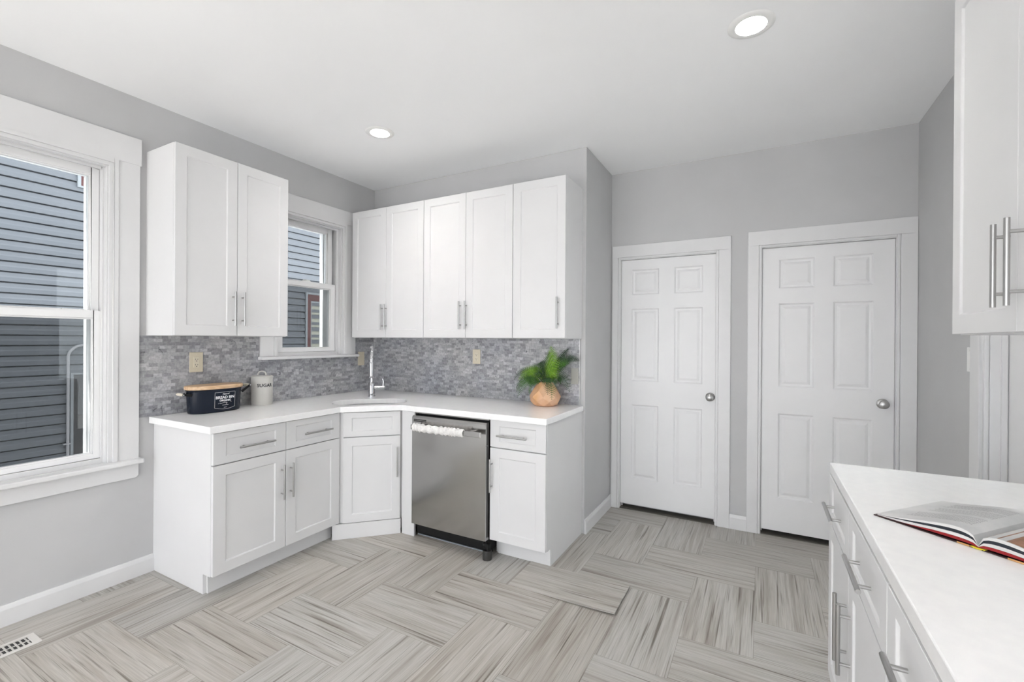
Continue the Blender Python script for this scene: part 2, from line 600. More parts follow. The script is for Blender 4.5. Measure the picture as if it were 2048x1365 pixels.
def floor_build():
    verts, faces, uvg, uvc, tint = [], [], [], [], []
    def clip(x0, x1, y0, y1, r):
        a0, a1, b0, b1 = max(x0, r[0]), min(x1, r[1]), max(y0, r[2]), min(y1, r[3])
        return (a0, a1, b0, b1) if a1-a0 > 1e-5 and b1-b0 > 1e-5 else None
    regs = [(0, XR, YB, 0), (XR, XW, YB, D), (O1[0], O1[1], D, D+.10), (O2[0], O2[1], D, D+.10), (XW, XW+.10, O3[0], O3[1])]
    for a in range(-10, 8):
        for b in range(-18, 7):
            k = (a-b) % 4
            if k == 3: x0, x1, y0, y1, hor = CX+(a-1)*GX, CX+(a+1)*GX, CY+b*GY, CY+(b+1)*GY, True
            elif k == 1: x0, x1, y0, y1, hor = CX+(a-1)*GX, CX+a*GX, CY+(b-1)*GY, CY+(b+1)*GY, False
            else: continue
            ou, ov = rng.uniform(0, 40), rng.uniform(0, 40)
            t = rng.uniform(.92, 1.06)
            tw = rng.uniform(-.018, .018)
            col = (t*(1+tw), t, t*(1-tw), 1)
            for r in regs:
                c = clip(x0, x1, y0, y1, r)
                if not c: continue
                bi = len(verts)
                for (x, y) in ((c[0], c[2]), (c[1], c[2]), (c[1], c[3]), (c[0], c[3])):
                    verts.append((x, y, 0))
                    fx, fy = (x-x0)/(x1-x0), (y-y0)/(y1-y0)
                    if hor: uvg.append((ou+x-x0, ov+y-y0)); uvc.append((fx, fy))
                    else: uvg.append((ou+y-y0, ov+x-x0)); uvc.append((fy, fx))
                    tint.append(col)
                faces.append((bi, bi+1, bi+2, bi+3))
    # slab under the tiles
    nb = len(verts)
    mb2 = MB(); mb2.box(-T, XW+T, YB, D+.14, -.14, -.004)
    for p in mb2.v: verts.append(p)
    for f in mb2.f: faces.append([i+nb for i in f])
    for f in mb2.f:
        for _ in f: uvg.append((0, 0)); uvc.append((.5, .5)); tint.append((1, 1, 1, 1))
    me = bpy.data.meshes.new('floor')
    me.from_pydata(verts, [], faces)
    me.uv_layers.new(name='grain'); me.uv_layers.new(name='cell')
    me.color_attributes.new('tint', 'FLOAT_COLOR', 'CORNER')
    l1, l2, ca = me.uv_layers['grain'], me.uv_layers['cell'], me.color_attributes['tint']
    for i in range(len(uvg)):
        l1.data[i].uv = uvg[i]; l2.data[i].uv = uvc[i]; ca.data[i].color = tint[i]
    me.materials.append(M['floor'])
    o = bpy.data.objects.new('floor', me); COL.objects.link(o)
    return o


struct(floor_build(), 'grey wood-look floor tiles laid in a herringbone')


def loose_tile():
    x0, x1, y0, y1 = 1.915, 2.523, -.853, -.545
    nx, ny, th = 12, 6, .003
    def lift(u, v):
        return .0006 + .012*max(0, (u-.30)/.70)**1.6 * (1-.45*v)
    verts, faces, uvg, uvc = [], [], [], []
    for lay in (0, 1):
        for j in range(ny+1):
            for i in range(nx+1):
                u, v = i/nx, j/ny
                verts.append((x0+(x1-x0)*u, y0+(y1-y0)*v, lift(u, v)+(th if lay else 0)))
    n = (nx+1)*(ny+1)
    idx = lambda i, j, l: l*n+j*(nx+1)+i
    for j in range(ny):
        for i in range(nx):
            faces.append((idx(i, j, 1), idx(i+1, j, 1), idx(i+1, j+1, 1), idx(i, j+1, 1)))
            faces.append((idx(i, j, 0), idx(i, j+1, 0), idx(i+1, j+1, 0), idx(i+1, j, 0)))
    for i in range(nx):
        faces.append((idx(i, 0, 0), idx(i+1, 0, 0), idx(i+1, 0, 1), idx(i, 0, 1)))
        faces.append((idx(i, ny, 0), idx(i, ny, 1), idx(i+1, ny, 1), idx(i+1, ny, 0)))
    for j in range(ny):
        faces.append((idx(0, j, 0), idx(0, j, 1), idx(0, j+1, 1), idx(0, j+1, 0)))
        faces.append((idx(nx, j, 0), idx(nx, j+1, 0), idx(nx, j+1, 1), idx(nx, j, 1)))
    me = bpy.data.meshes.new('floor_tile')
    cx_, cy_ = (x0+x1)/2, (y0+y1)/2
    me.from_pydata([(p[0]-cx_, p[1]-cy_, p[2]) for p in verts], [], faces)
    me.uv_layers.new(name='grain'); me.uv_layers.new(name='cell')
    me.color_attributes.new('tint', 'FLOAT_COLOR', 'CORNER')
    l1, l2, ca = me.uv_layers['grain'], me.uv_layers['cell'], me.color_attributes['tint']
    for lp in me.loops:
        p = verts[lp.vertex_index]
        l1.data[lp.index].uv = (71+p[0], 33+p[1])
        l2.data[lp.index].uv = ((p[0]-x0)/(x1-x0)*.99+.005, (p[1]-y0)/(y1-y0)*.99+.005)
        ca.data[lp.index].color = (1.02, 1.02, 1.02, 1)
    me.materials.append(M['floor'])
    o = bpy.data.objects.new('floor_tile', me); COL.objects.link(o)
    o.location = (cx_, cy_, 0)
    return tag(o, 'loose grey wood-look floor tile curling up at one corner in front of the end cabinet', 'floor tile')


loose_tile()


# baseboards
def baseboard_prof(h, t):
    return [(0, 0), (t, 0), (t, h-.022), (t*.75, h-.010), (t*.5, h), (0, h)]


mb = MB(); mb.prism([(x, z) for x, z in baseboard_prof(.10, .015)], YB, -1.742, 'y')
struct(mb.build('baseboard_left', M['trim']))
mb = MB(); mb.prism([(XR+x, z) for x, z in baseboard_prof(.10, .014)], -.0005, D-.001, 'y')
struct(mb.build('baseboard_return', M['trim']))
mb = MB(); mb.prism([(D-x, z) for x, z in baseboard_prof(.105, .014)], 2.956, 3.078, 'x')
struct(mb.build('baseboard_doors', M['trim']))
mb = MB(); mb.prism([(XW-x, z) for x, z in baseboard_prof(.10, .014)], -.262, D-.02, 'y')
struct(mb.build('baseboard_right', M['trim']))


# ------------------------------------------------------------------ windows
def make_window(name, loc, rotz, wd, z0, z1, cas_z, hdr_h, stool_t, apron, meet, label, off, st_, of):
    """local frame: x along the wall from the opening's near edge, -y into the room, z up"""
    root = struct_empty(name, loc, rotz, label)
    cb, mo = .10, .04           # casing board, moulding
    mb = MB()
    for s in (0, 1):
        xa, xb = ((-cb-mo, -mo) if s == 0 else (wd+mo, wd+mo+cb))
        mb.box(xa, xb, -.020, 0, cas_z, z1+mo)
        # stepped moulding along the opening
        xa, xb = ((-mo, -.018) if s == 0 else (wd+.018, wd+mo))
        mb.box(xa, xb, -.026, 0, cas_z, z1+mo)
        xa, xb = ((-.018, 0) if s == 0 else (wd, wd+.018))
        mb.box(xa, xb, -.015, 0, cas_z, z1+.018)
    mb.box(-.018, wd+.018, -.026, 0, z1+.018, z1+mo)
    mb.box(-.0, wd, -.015, .001, z1-.001, z1+.0185)
    mb.box(-cb-mo-.006, wd+cb+mo+.006, -.024, 0, z1+mo-.001, z1+mo+hdr_h)
    mb.build('window_casing', M['trim'], root, bevel=.0015)
    mb = MB()                    # jambs and sloping sill
    jd = .15
    mb.box(-.001, .006, 0, jd, z0, z1); mb.box(wd-.006, wd+.001, 0, jd, z0, z1)
    mb.box(.006, wd-.006, 0, jd, z1-.008, z1+.001)
    mb.box(.006, wd-.006, .035, jd, z0+.001, z0+.05)
    for xa, xb in ((.006, max(.014, off)), (wd-max(.014, off), wd-.006)):       # stops and tracks
        mb.box(xa, xb, .032, .045, z0+.05, z1-.008); mb.box(xa, xb, .120, .125, z0+.05, z1-.008)
    mb.box(.018, wd-.018, .03, .045, z1-.022, z1-.008)
    mb.build('window_jamb', M['trim'], root, bevel=.0015)
    mb = MB()                    # outside frame
    mb.box(-.0, of, .125, .165, z0+.02, z1); mb.box(wd-of, wd, .125, .165, z0+.02, z1)
    mb.box(of, wd-of, .125, .165, z1-.05, z1)
    mb.build('outer_frame', M['vinyl'], root, bevel=.002)
    mb = MB()                    # stool
    ov = .012
    mb.box(-cb-mo-ov, wd+cb+mo+ov, -.06, 0, z0, z0+stool_t)
    mb.box(.0, wd, 0, .034, z0, z0+stool_t)
    mb.build('window_stool', M['trim'], root, bevel=.007, seg=3)
    if apron:
        mb = MB()
        mb.prism([(-cb-mo, z0), (wd+cb+mo, z0), (wd+cb+mo, z0-apron+.012), (wd+cb+mo-.012, z0-apron), (-cb-mo+.012, z0-apron), (-cb-mo, z0-apron+.012)], -.018, 0, 'y')
        mb.build('window_apron', M['trim'], root, bevel=.002)
    def sash(nm, ya, yb, za, zb, st, rb, rtop, lock):
        mb = MB()
        xa, xb = off, wd-off
        mb.box(xa, xa+st, ya, yb, za, zb); mb.box(xb-st, xb, ya, yb, za, zb)
        mb.box(xa+st, xb-st, ya, yb, za, za+rb); mb.box(xa+st, xb-st, ya, yb, zb-rtop, zb)
        # glazing bead
        g = .008
        for (a, b_) in ((xa+st, xa+st+g), (xb-st-g, xb-st)):
            mb.box(a, b_, ya+.008, yb, za+rb, zb-rtop)
        mb.box(xa+st+g, xb-st-g, ya+.008, yb, za+rb, za+rb+g); mb.box(xa+st+g, xb-st-g, ya+.008, yb, zb-rtop-g, zb-rtop)
        s = mb.build(nm, M['vinyl'], root, bevel=.002)
        mb = MB(); mb.box(xa+st+.002, xb-st-.002, (ya+yb)/2-.002, (ya+yb)/2+.002, za+rb+.002, zb-rtop-.002)
        mb.build('pane', M['glass'], s)
        if lock:
            mb = MB()
            xm = wd/2
            mb.lathe([(.0, .0), (.022, .0), (.022, .008), (.016, .016), (.0, .018)], (xm, (ya+yb)/2+.002, zb), n=20, sx=1.7, sy=.8)
            for q in (.16, .84):
                mb.box(wd*q-.025, wd*q+.025, ya+.006, yb-.004, zb, zb+.006)
            mb.build('sash_lock', M['whiteplastic'], s, bevel=.001)
        return s
    zl = z0+.052
    sash('lower_sash', .048, .08, zl, meet, st_, .026, .04, True)
    sash('upper_sash', .086, .118, meet-.038, z1-.012, st_, .038, .038, False)
    mb = MB(); mb.box(of, wd-of, .140, .1415, z0+.03, meet)
    mb.build('insect_screen', M['screen'], root)
    return root


make_window('window_1', (0, W1['y0'], 0), PI/2, .90, .66, 2.324, .685, .15, .027, .084, 1.523, 'large white double-hung window at the left edge', .0075, .035, .047)
make_window('window_2', (0, W2['y0'], 0), PI/2, .586, 1.223, 2.324, 1.247, .112, .024, 0, 1.838, 'small white double-hung window above the corner sink', .026, .046, .088)


# ------------------------------------------------------------------ doors
def six_panel(wd, z0, z1, rects, th=.035):
    """leaf with moulded panels, front face at y=0 looking to -y"""
    mb = MB()
    xs = sorted({0, wd, *[r[0] for r in rects], *[r[1] for r in rects]})
    zs = sorted({z0, z1, *[r[2] for r in rects], *[r[3] for r in rects]})
    def inr(x, z):
        return any(r[0] < x < r[1] and r[2] < z < r[3] for r in rects)
    for i in range(len(xs)-1):
        for j in range(len(zs)-1):
            if not inr((xs[i]+xs[i+1])/2, (zs[j]+zs[j+1])/2):
                mb.add([(xs[i], 0, zs[j]), (xs[i+1], 0, zs[j]), (xs[i+1], 0, zs[j+1]), (xs[i], 0, zs[j+1])], [(0, 1, 2, 3)])
    for (a, b_, c, d) in rects:
        prev = None
        for ins, dep in ((0, 0), (.010, .009), (.022, .010), (.040, .003)):
            ring = [(a+ins, dep, c+ins), (b_-ins, dep, c+ins), (b_-ins, dep, d-ins), (a+ins, dep, d-ins)]
            if prev:
                for k in range(4):
                    mb.add([prev[k], prev[(k+1) % 4], ring[(k+1) % 4], ring[k]], [(0, 1, 2, 3)])
            prev = ring
        mb.add(prev, [(0, 1, 2, 3)])
    # edges and back
    mb.add([(0, 0, z0), (0, th, z0), (0, th, z1), (0, 0, z1)], [(0, 1, 2, 3)])
    mb.add([(wd, 0, z0), (wd, th, z0), (wd, th, z1), (wd, 0, z1)], [(0, 3, 2, 1)])
    mb.add([(0, 0, z0), (wd, 0, z0), (wd, th, z0), (0, th, z0)], [(0, 1, 2, 3)])
    mb.add([(0, 0, z1), (wd, 0, z1), (wd, th, z1), (0, th, z1)], [(0, 3, 2, 1)])
    mb.add([(0, th, z0), (wd, th, z0), (wd, th, z1), (0, th, z1)], [(0, 1, 2, 3)])
    return mb


def knob_mb():
    mb = MB()
    prof = [(0, .0), (.033, .0), (.033, .004), (.026, .009), (.013, .012), (.0115, .026), (.016, .032), (.0265, .040), (.0285, .050), (.025, .060), (.014, .066), (0, .067)]
    mb.lathe(prof, n=28)
    mb.xf(Matrix.Rotation(R(90), 4, 'X'))     # z -> -y
    return mb


def make_door(name, x0, x1, ztop, cl, cr, ch, rects, kx, kz, label, gap=.028):
    root = struct_empty(name, (x0, D, 0), 0, label)
    wd = x1-x0
    mb = MB()
    # stepped casing: outer board and bead at the opening
    for (a, b_) in ((-cl, -.016), (wd+.016, wd+cr)):
        mb.box(a, b_, -.017, 0, 0, ztop+.016)
    mb.box(-cl, wd+cr, -.017, 0, ztop+.016, ztop+ch)
    for (a, b_) in ((-.016, 0), (wd, wd+.016)):
        mb.box(a, b_, -.011, 0, 0, ztop+.016)
    mb.box(0, wd, -.011, 0, ztop, ztop+.016)
    mb.build('door_casing', M['trim'], root, bevel=.003)
    mb = MB()
    mb.box(0, .004, 0, .10, 0, ztop); mb.box(wd-.004, wd, 0, .10, 0, ztop); mb.box(.004, wd-.004, 0, .10, ztop-.004, ztop)
    for a, b_ in ((.004, .014), (wd-.014, wd-.004)):
        mb.box(a, b_, .055, .09, 0, ztop-.004)
    mb.build('door_jamb', M['trim'], root)
    mb = MB(); mb.box(.004, wd-.004, .0, .098, 0.0005, .006)
    mb.build('threshold', M['threshold'], root)
    lf = six_panel(wd-.012, gap, ztop-.0065, [(a-x0-.006, b_-x0-.006, c, d) for a, b_, c, d in rects])
    lf.v = [(p[0]+.006, p[1]+.018, p[2]) for p in lf.v]
    leaf = lf.build('door_leaf', M['door'], root)
    k = knob_mb()
    k.v = [(p[0]+kx-x0, p[1]+.018, p[2]+kz) for p in k.v]
    k.build('door_knob', M['nickel'], leaf)
    return root


make_door('door_1', *O1, .064, .098, .112,
          [(2.226, 2.442, 1.752, 1.958), (2.558, 2.766, 1.752, 1.958), (2.226, 2.442, 1.05, 1.64), (2.558, 2.766, 1.05, 1.64), (2.226, 2.442, .252, .858), (2.558, 2.766, .252, .858)],
          2.822, .957, 'white six-panel door nearer the cabinets', .040)
make_door('door_2', *O2, .086, .100, .118,
          [(3.266, 3.478, 1.756, 1.962), (3.584, 3.8, 1.756, 1.962), (3.266, 3.478, 1.058, 1.65), (3.584, 3.8, 1.058, 1.65), (3.266, 3.478, .27, .87), (3.584, 3.8, .27, .87)],
          3.850, .98, 'white six-panel door beside the right wall', .034)

# cased door in the right wall, hidden glazing added to admit daylight (only its far casing and stile show past the worktop)
root = struct_empty('door_3', (XW, O3[1], 0), -PI/2, 'white cased door in the right wall, its unseen glass added for daylight')
wd = O3[1]-O3[0]
mb = MB()
mb.box(-.14, -.04, -.022, 0, 0, O3[2]+.04); mb.box(wd+.04, wd+.125, -.022, 0, 0, O3[2]+.04)
mb.box(-.04, -.018, -.028, 0, 0, O3[2]+.04); mb.box(wd+.018, wd+.04, -.028, 0, 0, O3[2]+.04)
mb.box(-.018, 0, -.016, 0, 0, O3[2]+.018); mb.box(wd, wd+.018, -.016, 0, 0, O3[2]+.018)
mb.box(0, wd, -.016, 0, O3[2], O3[2]+.018); mb.box(-.018, wd+.018, -.028, 0, O3[2]+.018, O3[2]+.04)
mb.box(-.146, wd+.131, -.026, 0, O3[2]+.04, O3[2]+.16)
mb.build('door_casing', M['trim'], root, bevel=.003)
mb = MB()
mb.box(0, .006, 0, .10, 0, O3[2]); mb.box(wd-.006, wd, 0, .10, 0, O3[2]); mb.box(.006, wd-.006, 0, .10, O3[2]-.006, O3[2])
mb.box(.006, .018, .032, .05, 0, O3[2]-.006); mb.box(wd-.018, wd-.006, .032, .05, 0, O3[2]-.006)
mb.build('door_jamb', M['trim'], root)
mb = MB()
st = .07
sf = .15
mb.box(.010, sf, .055, .09, .012, O3[2]-.012); mb.box(wd-st, wd-.010, .055, .09, .012, O3[2]-.012)
mb.box(sf, wd-st, .055, .09, .012, .25); mb.box(sf, wd-st, .055, .09, O3[2]-.12, O3[2]-.012)
lf = mb.build('door_leaf', M['door'], root, bevel=.002)
mb = MB(); mb.box(sf+.001, wd-st-.001, .07, .075, .251, O3[2]-.121)
mb.build('pane', M['glass'], lf)


# ------------------------------------------------------------------ cabinets
def shaker(mb, x0, x1, z0, z1, yb, th=.019, rail=.058, rx=None):
    """frame-and-panel front; back at y=yb, face at y=yb-th"""
    rx = rx or rail
    yf = yb-th
    L0 = [(x0, yf, z0), (x1, yf, z0), (x1, yf, z1), (x0, yf, z1)]
    L1 = [(x0+rx, yf, z0+rail), (x1-rx, yf, z0+rail), (x1-rx, yf, z1-rail), (x0+rx, yf, z1-rail)]
    b, d = .005, .0065
    L2 = [(x0+rx+b, yf+d, z0+rail+b), (x1-rx-b, yf+d, z0+rail+b), (x1-rx-b, yf+d, z1-rail-b), (x0+rx+b, yf+d, z1-rail-b)]
    LB = [(x0, yb, z0), (x1, yb, z0), (x1, yb, z1), (x0, yb, z1)]
    def ring(A, B):
        for k in range(4):
            mb.add([A[k], A[(k+1) % 4], B[(k+1) % 4], B[k]], [(0, 1, 2, 3)])
    ring(L0, L1); ring(L1, L2); mb.add(L2, [(0, 1, 2, 3)])
    ring(LB, L0); mb.add(LB, [(3, 2, 1, 0)])
    return mb


def handle(parent, x, z, yf, vertical, ln=.208, post=.142, off=.030):
    mb = MB()
    r = .006
    a, p = ln/2, post/2
    if vertical:
        mb.tube([(x, yf-off, z-a), (x, yf-off, z+a)], r, 14)
        for s in (-p, p): mb.tube([(x, yf, z+s), (x, yf-off, z+s)], .0045, 10)
    else:
        mb.tube([(x-a, yf-off, z), (x+a, yf-off, z)], r, 14)
        for s in (-p, p): mb.tube([(x+s, yf, z), (x+s, yf-off, z)], .0045, 10)
    return mb.build('handle', M['nickel'], parent)


def front(name, root, x0, x1, z0, z1, yb, rail=.058, rx=None, h=None):
    mb = MB(); shaker(mb, x0, x1, z0, z1, yb, rail=rail, rx=rx)
    o = mb.build(name, M['cab'], root, bevel=.0015)
    if h: handle(o, h[0], h[1], yb-.019, h[2])
    return o


ZB, ZT = 1.390, 2.461
UG = 'white wall cabinets in the corner'


def upper(loc, rotz, wd, doors, label, group=None, name='wall_cabinet', dep=.303):
    """doors: list of (x0, x1, handle_x)"""
    root = thing(name, label, 'cabinet', loc, rotz, group)
    mb = MB(); mb.box(.0005, wd-.0005, -dep, -.0005, 0, ZT-ZB)
    mb.build('cabinet_body', M['cab'], root, bevel=.0015)
    for x0, x1, hx in doors:
        front('cabinet_door', root, x0, x1, .003, ZT-ZB-.002, -dep-.001, h=(hx, .168, True))
    return root


upper((0, -1.785, ZB), PI/2, .684, [(.001, .341, .315), (.344, .683, .372)], 'white two-door wall cabinet hung between the two windows')
upper((.076, 0, ZB), 0, .779, [(.001, .388, .356), (.391, .778, .415-.018)], 'white two-door wall cabinet in the corner beside the small window', UG)
upper((.857, 0, ZB), 0, .785, [(.001, .391, .352), (.394, .784, .404)], 'middle white two-door wall cabinet above the dishwasher', UG)
upper((1.644, 0, ZB), 0, .391, [(.001, .390, .342)], 'narrow single-door wall cabinet above the potted fern', UG)
upper((XW, -1.133, ZB+.012), -PI/2, .84, [(.001, .419, .383), (.421, .839, .455)], 'white wall cabinet close to the viewer at the right edge')

BH = .875


def base_side_profile(dep=.605):
    return [(-.0005, 0), (-.535, 0), (-.535, .108), (-dep, .108), (-dep, BH), (-.0005, BH)]


def base(loc, rotz, wd, fronts, label, group=None):
    """fronts: (name, x0, x1, z0, z1, handle) in the cabinet's own frame"""
    root = thing('base_cabinet', label, 'cabinet', loc, rotz, group)
    mb = MB(); mb.prism(base_side_profile(), .0005, wd-.0005, 'x')
    mb.build('cabinet_body', M['cab'], root, bevel=.0015)
    mb = MB(); mb.box(.018, wd-.002, -.548, -.536, 0, .107)
    mb.build('toe_kick', M['cab'], root, bevel=.001)
    for nm, x0, x1, z0, z1, h in fronts:
        front(nm, root, x0, x1, z0, z1, -.606, rail=.036 if nm == 'drawer' else .058, rx=.066, h=h)
    return root


base((0, -1.742, 0), PI/2, .825, [
    ('drawer', .002, .421, .702, .870, (.232, .778, False)), ('drawer', .424, .823, .702, .870, (.640, .778, False)),
    ('cabinet_door', .002, .421, .112, .696, (.393, .515, True)), ('cabinet_door', .424, .823, .112, .696, (.452, .515, True))],
    'white base cabinet with two drawers and two doors under the bread bin')
base((1.652, 0, 0), 0, .390, [
    ('drawer', .002, .388, .702, .872, (.168, .780, False)), ('cabinet_door', .002, .388, .112, .696, (.018, .525, True))],
    'narrow white base cabinet at the right of the dishwasher')
RG = 'white base cabinets under the right worktop'
base((XW, -.957, 0), -PI/2, .915, [
    ('drawer', .002, .438, .702, .870, (.222, .785, False)), ('drawer', .441, .913, .702, .870, (.690, .785, False)),
    ('cabinet_door', .002, .448, .112, .696, (.415, .495, True)), ('cabinet_door', .451, .913, .112, .696, (.485, .495, True))],
    'white base cabinet at the far end of the right worktop', RG)
base((XW, -1.873, 0), -PI/2, .915, [
    ('drawer', .002, .456, .702, .870, (.228, .785, False)), ('drawer', .459, .913, .702, .870, (.686, .785, False)),
    ('cabinet_door', .002, .456, .112, .696, (.425, .495, True)), ('cabinet_door', .459, .913, .112, .696, (.490, .495, True))],
    'white base cabinet nearest the viewer under the right worktop', RG)

# diagonal corner sink base
root = thing('corner_sink_cabinet', 'white corner base cabinet set diagonally under the sink', 'cabinet', (0, 0, 0), 0)
mb = MB()
mb.prism([(.001, -.001), (.001, -.914), (.606, -.914), (.914, -.606), (.914, -.001)], .106, BH-.002 - .21, 'z')
# rim around the sink well
mb.prism([(.590, -.914), (.606, -.914), (.914, -.606), (.914, -.590), (.902, -.590), (.590, -.902)], BH-.212, BH, 'z')
mb.prism([(.03, -.03), (.03, -.88), (.53, -.88), (.88, -.53), (.88, -.03)], 0, .106, 'z')
mb.build('cabinet_body', M['cab'], root)
rotd = Matrix.Rotation(R(45), 4, 'Z')


def diag_obj(mbx, name, m_, parent, bevel=.0015):
    mbx.xf(rotd)
    return mbx.build(name, m_, parent, bevel=bevel)


yd = -1.0755     # front plane of the diagonal carcass in its turned frame
mb = MB(); shaker(mb, -.184, .198, .702, .868, yd, rail=.036, rx=.055); diag_obj(mb, 'false_drawer_front', M['cab'], root)
mb = MB(); shaker(mb, -.184, .198, .108, .696, yd, rail=.058); dd = diag_obj(mb, 'cabinet_door', M['cab'], root)
mb = MB()
mb.tube([(.176, yd-.049, .411), (.176, yd-.049, .619)], .006, 14)
for s in (.444, .586): mb.tube([(.176, yd-.019, s), (.176, yd-.049, s)], .0045, 10)
mb.xf(rotd); mb.build('handle', M['nickel'], dd)
mb = MB(); mb.box(-.2535, .203, yd-.019, yd-.006, 0, .104); diag_obj(mb, 'toe_kick', M['cab'], root)

# filler strip between the corner unit and the dishwasher
mb = MB(); mb.box(.9225, 1.036, -.625, -.609, 0, BH-.001)
tag(mb.build('filler_panel', M['cab'], None, bevel=.0015, loc=(.99, -.618, 0)), 'narrow white filler panel at the left of the dishwasher', 'panel')


# ------------------------------------------------------------------ worktops
def slab_with_hole(outer, hole, z0, z1):
    bm = bmesh.new()
    def loop(pts, z):
        vs = [bm.verts.new((p[0], p[1], z)) for p in pts]
        es = [bm.edges.new((vs[i], vs[(i+1) % len(vs)])) for i in range(len(vs))]
        return vs, es
    tops = []
    for z in (z0, z1):
        vo, eo = loop(outer, z)
        if hole:
            vh, eh = loop(hole, z)
        else: vh, eh = [], []
        bmesh.ops.triangle_fill(bm, use_beauty=True, use_dissolve=True, edges=eo+eh)
        tops.append((vo, vh))
    for k in (0, 1):
        A, B = tops[0][k], tops[1][k]
        for i in range(len(A)):
            j = (i+1) % len(A)
            bm.faces.new((A[i], A[j], B[j], B[i]))
    bmesh.ops.recalc_face_normals(bm, faces=bm.faces)
    mb = MB()
    bm.verts.index_update()
    mb.add([v.co[:] for v in bm.verts], [[v.index for v in f.verts] for f in bm.faces])
    bm.free()
    return mb


def sink_outline(grow=0.0, n=44):
    pts = []
    sc, tc, a, b_ = .880, -.012, .155+grow, .262+grow
    for i in range(n):
        th = 2*PI*i/n
        c, s = math.cos(th), math.sin(th)
        e = 2/3.0
        ss = sc + a*math.copysign(abs(c)**e, c)
        tt = tc + b_*math.copysign(abs(s)**e, s)
        pts.append(((ss+tt)/math.sqrt(2), (tt-ss)/math.sqrt(2)))
    return pts


mb = slab_with_hole([(.009, -.009), (.009, -1.770), (.649, -1.770), (.649, -.936), (.936, -.649), (2.054, -.649), (2.054, -.009)], sink_outline(), BH+.001, CT)
wt = mb.build('worktop', M['quartz'], None, bevel=.003)
tag(wt, 'white quartz worktop running around the corner with the sink', 'worktop')
mb = MB(); mb.box(3.392, XW-.0295, -2.79, -.965, BH+.001, CT)
tag(mb.build('worktop', M['quartz'], None, bevel=.003, loc=(3.7, -1.88, BH)), 'white quartz worktop under the open book', 'worktop')

# sink basin: undermounted shell
mb = MB()
rings = [(0.006, BH), (0.0, BH-.002), (-.006, BH-.12), (-.05, BH-.165), (-.12, BH-.170)]
prev = None
n = 44
for g, z in rings:
    pts = [(p[0], p[1], z) for p in sink_outline(g, n)]
    if prev:
        b0 = len(mb.v)
        mb.add(prev+pts, [(i, (i+1) % n, n+(i+1) % n, n+i) for i in range(n)], True)
    prev = pts
mb.add(prev, [tuple(range(n))], True)
sk = mb.build('kitchen_sink', M['basin'], None)
tag(sk, 'steel corner sink sunk into the white worktop', 'sink')

# faucet
root = thing('kitchen_faucet', 'tall chrome gooseneck faucet behind the corner sink', 'faucet', (.392, -.40, CT), R(-45))
# local x points from the wall corner towards the sink
mb = MB(); mb.lathe([(0, .0), (.030, .0), (.030, .004), (.0262, .008), (.0262, .104), (.022, .114), (0, .118)], n=28)
mb.build('faucet_body', M['chrome'], root)
pts = [(0, 0, .116), (0, 0, .30)]
for i in range(1, 13):
    a = PI*i/12
    pts.append((.085-.085*math.cos(a), 0, .30+.095*math.sin(a)))
pts.append((.170, 0, .285))
mb = MB(); mb.tube(pts, .0165, 18)
mb.build('spout', M['chrome'], root)
mb = MB(); mb.tube([(.170, 0, .288), (.170, 0, .276), (.172, 0, .19), (.172, 0, .168), (.172, 0, .164)], [.0175, .0200, .0200, .0215, .019], 20)
mb.build('spray_head', M['chrome'], root)
mb = MB(); mb.tube([(0, .015, .070), (0, .098, .070)], [.0165, .0165], 20)
mb.tube([(.0, .088, .08), (-.002, .092, .118), (-.004, .084, .142)], [.0072, .0055, .0065], 12)
mb.build('lever', M['chrome'], root)

# ------------------------------------------------------------------ tiles on the walls
mb = MB()
mb.box(.001, .008, -1.818, -1.105, CT, 1.3895)
mb.box(.001, .008, -1.105, -.2250, CT, 1.2225)
mb.box(.001, .008, -.2250, -.0085, CT, 1.3895)
tag(mb.build('tile_backsplash', M['tile_left']), 'grey marble mosaic backsplash behind the bread bin on the window wall', 'backsplash')
mb = MB(); mb.box(.0085, 2.020, -.008, -.001, CT, 1.3895)
bs = mb.build('tile_backsplash', M['tile_back'])
tag(bs, 'grey marble mosaic backsplash behind the fern', 'backsplash')
mb = MB(); mb.box(2.0205, 2.024, -.010, -.001, CT, 1.3895); mb.build('edge_strip', M['nickel'], bs)


# ------------------------------------------------------------------ dishwasher
root = thing('dishwasher', 'stainless steel dishwasher under the white worktop', 'dishwasher', (1.345, -.33, 0), 0)
ox, oy = 1.345, -.33
def L(mbx): mbx.v = [(p[0]-ox, p[1]-oy, p[2]) for p in mbx.v]; return mbx
mb = MB(); mb.box(1.042, 1.648, -.600, -.04, .03, .862)
L(mb).build('dishwasher_body', M['black'], root)
# door, very slightly bowed
mb = MB()
nx = 24
x0, x1, z0, z1 = 1.040, 1.640, .106, .852
fr, bk = [], []
for i in range(nx+1):
    u = i/nx
    y = -.656-.004*math.sin(PI*u)
    fr.append((x0+(x1-x0)*u, y))
vs = []
for (x, y) in fr:
    vs += [(x, y, z0), (x, y, z1-.012), (x, y+.010, z1), (x, -.615, z1), (x, -.615, z0)]
fs = []
for i in range(nx):
    a, b_ = i*5, (i+1)*5
    for k in range(5):
        fs.append((a+k, b_+k, b_+(k+1) % 5, a+(k+1) % 5))
mb.add(vs, fs, True)
mb.add(vs[:5], [(0, 1, 2, 3, 4)]); mb.add(vs[-5:], [(4, 3, 2, 1, 0)])
door = L(mb).build('dishwasher_door', M['steel'], root, smooth_angle=25)
mb = MB()
mb.box(1.080, 1.636, -.718, -.702, .770, .802)
for a in (1.125, 1.530): mb.box(a, a+.03, -.703, -.655, .772, .798)
L(mb).build('handle', M['steel'], door, bevel=.002)
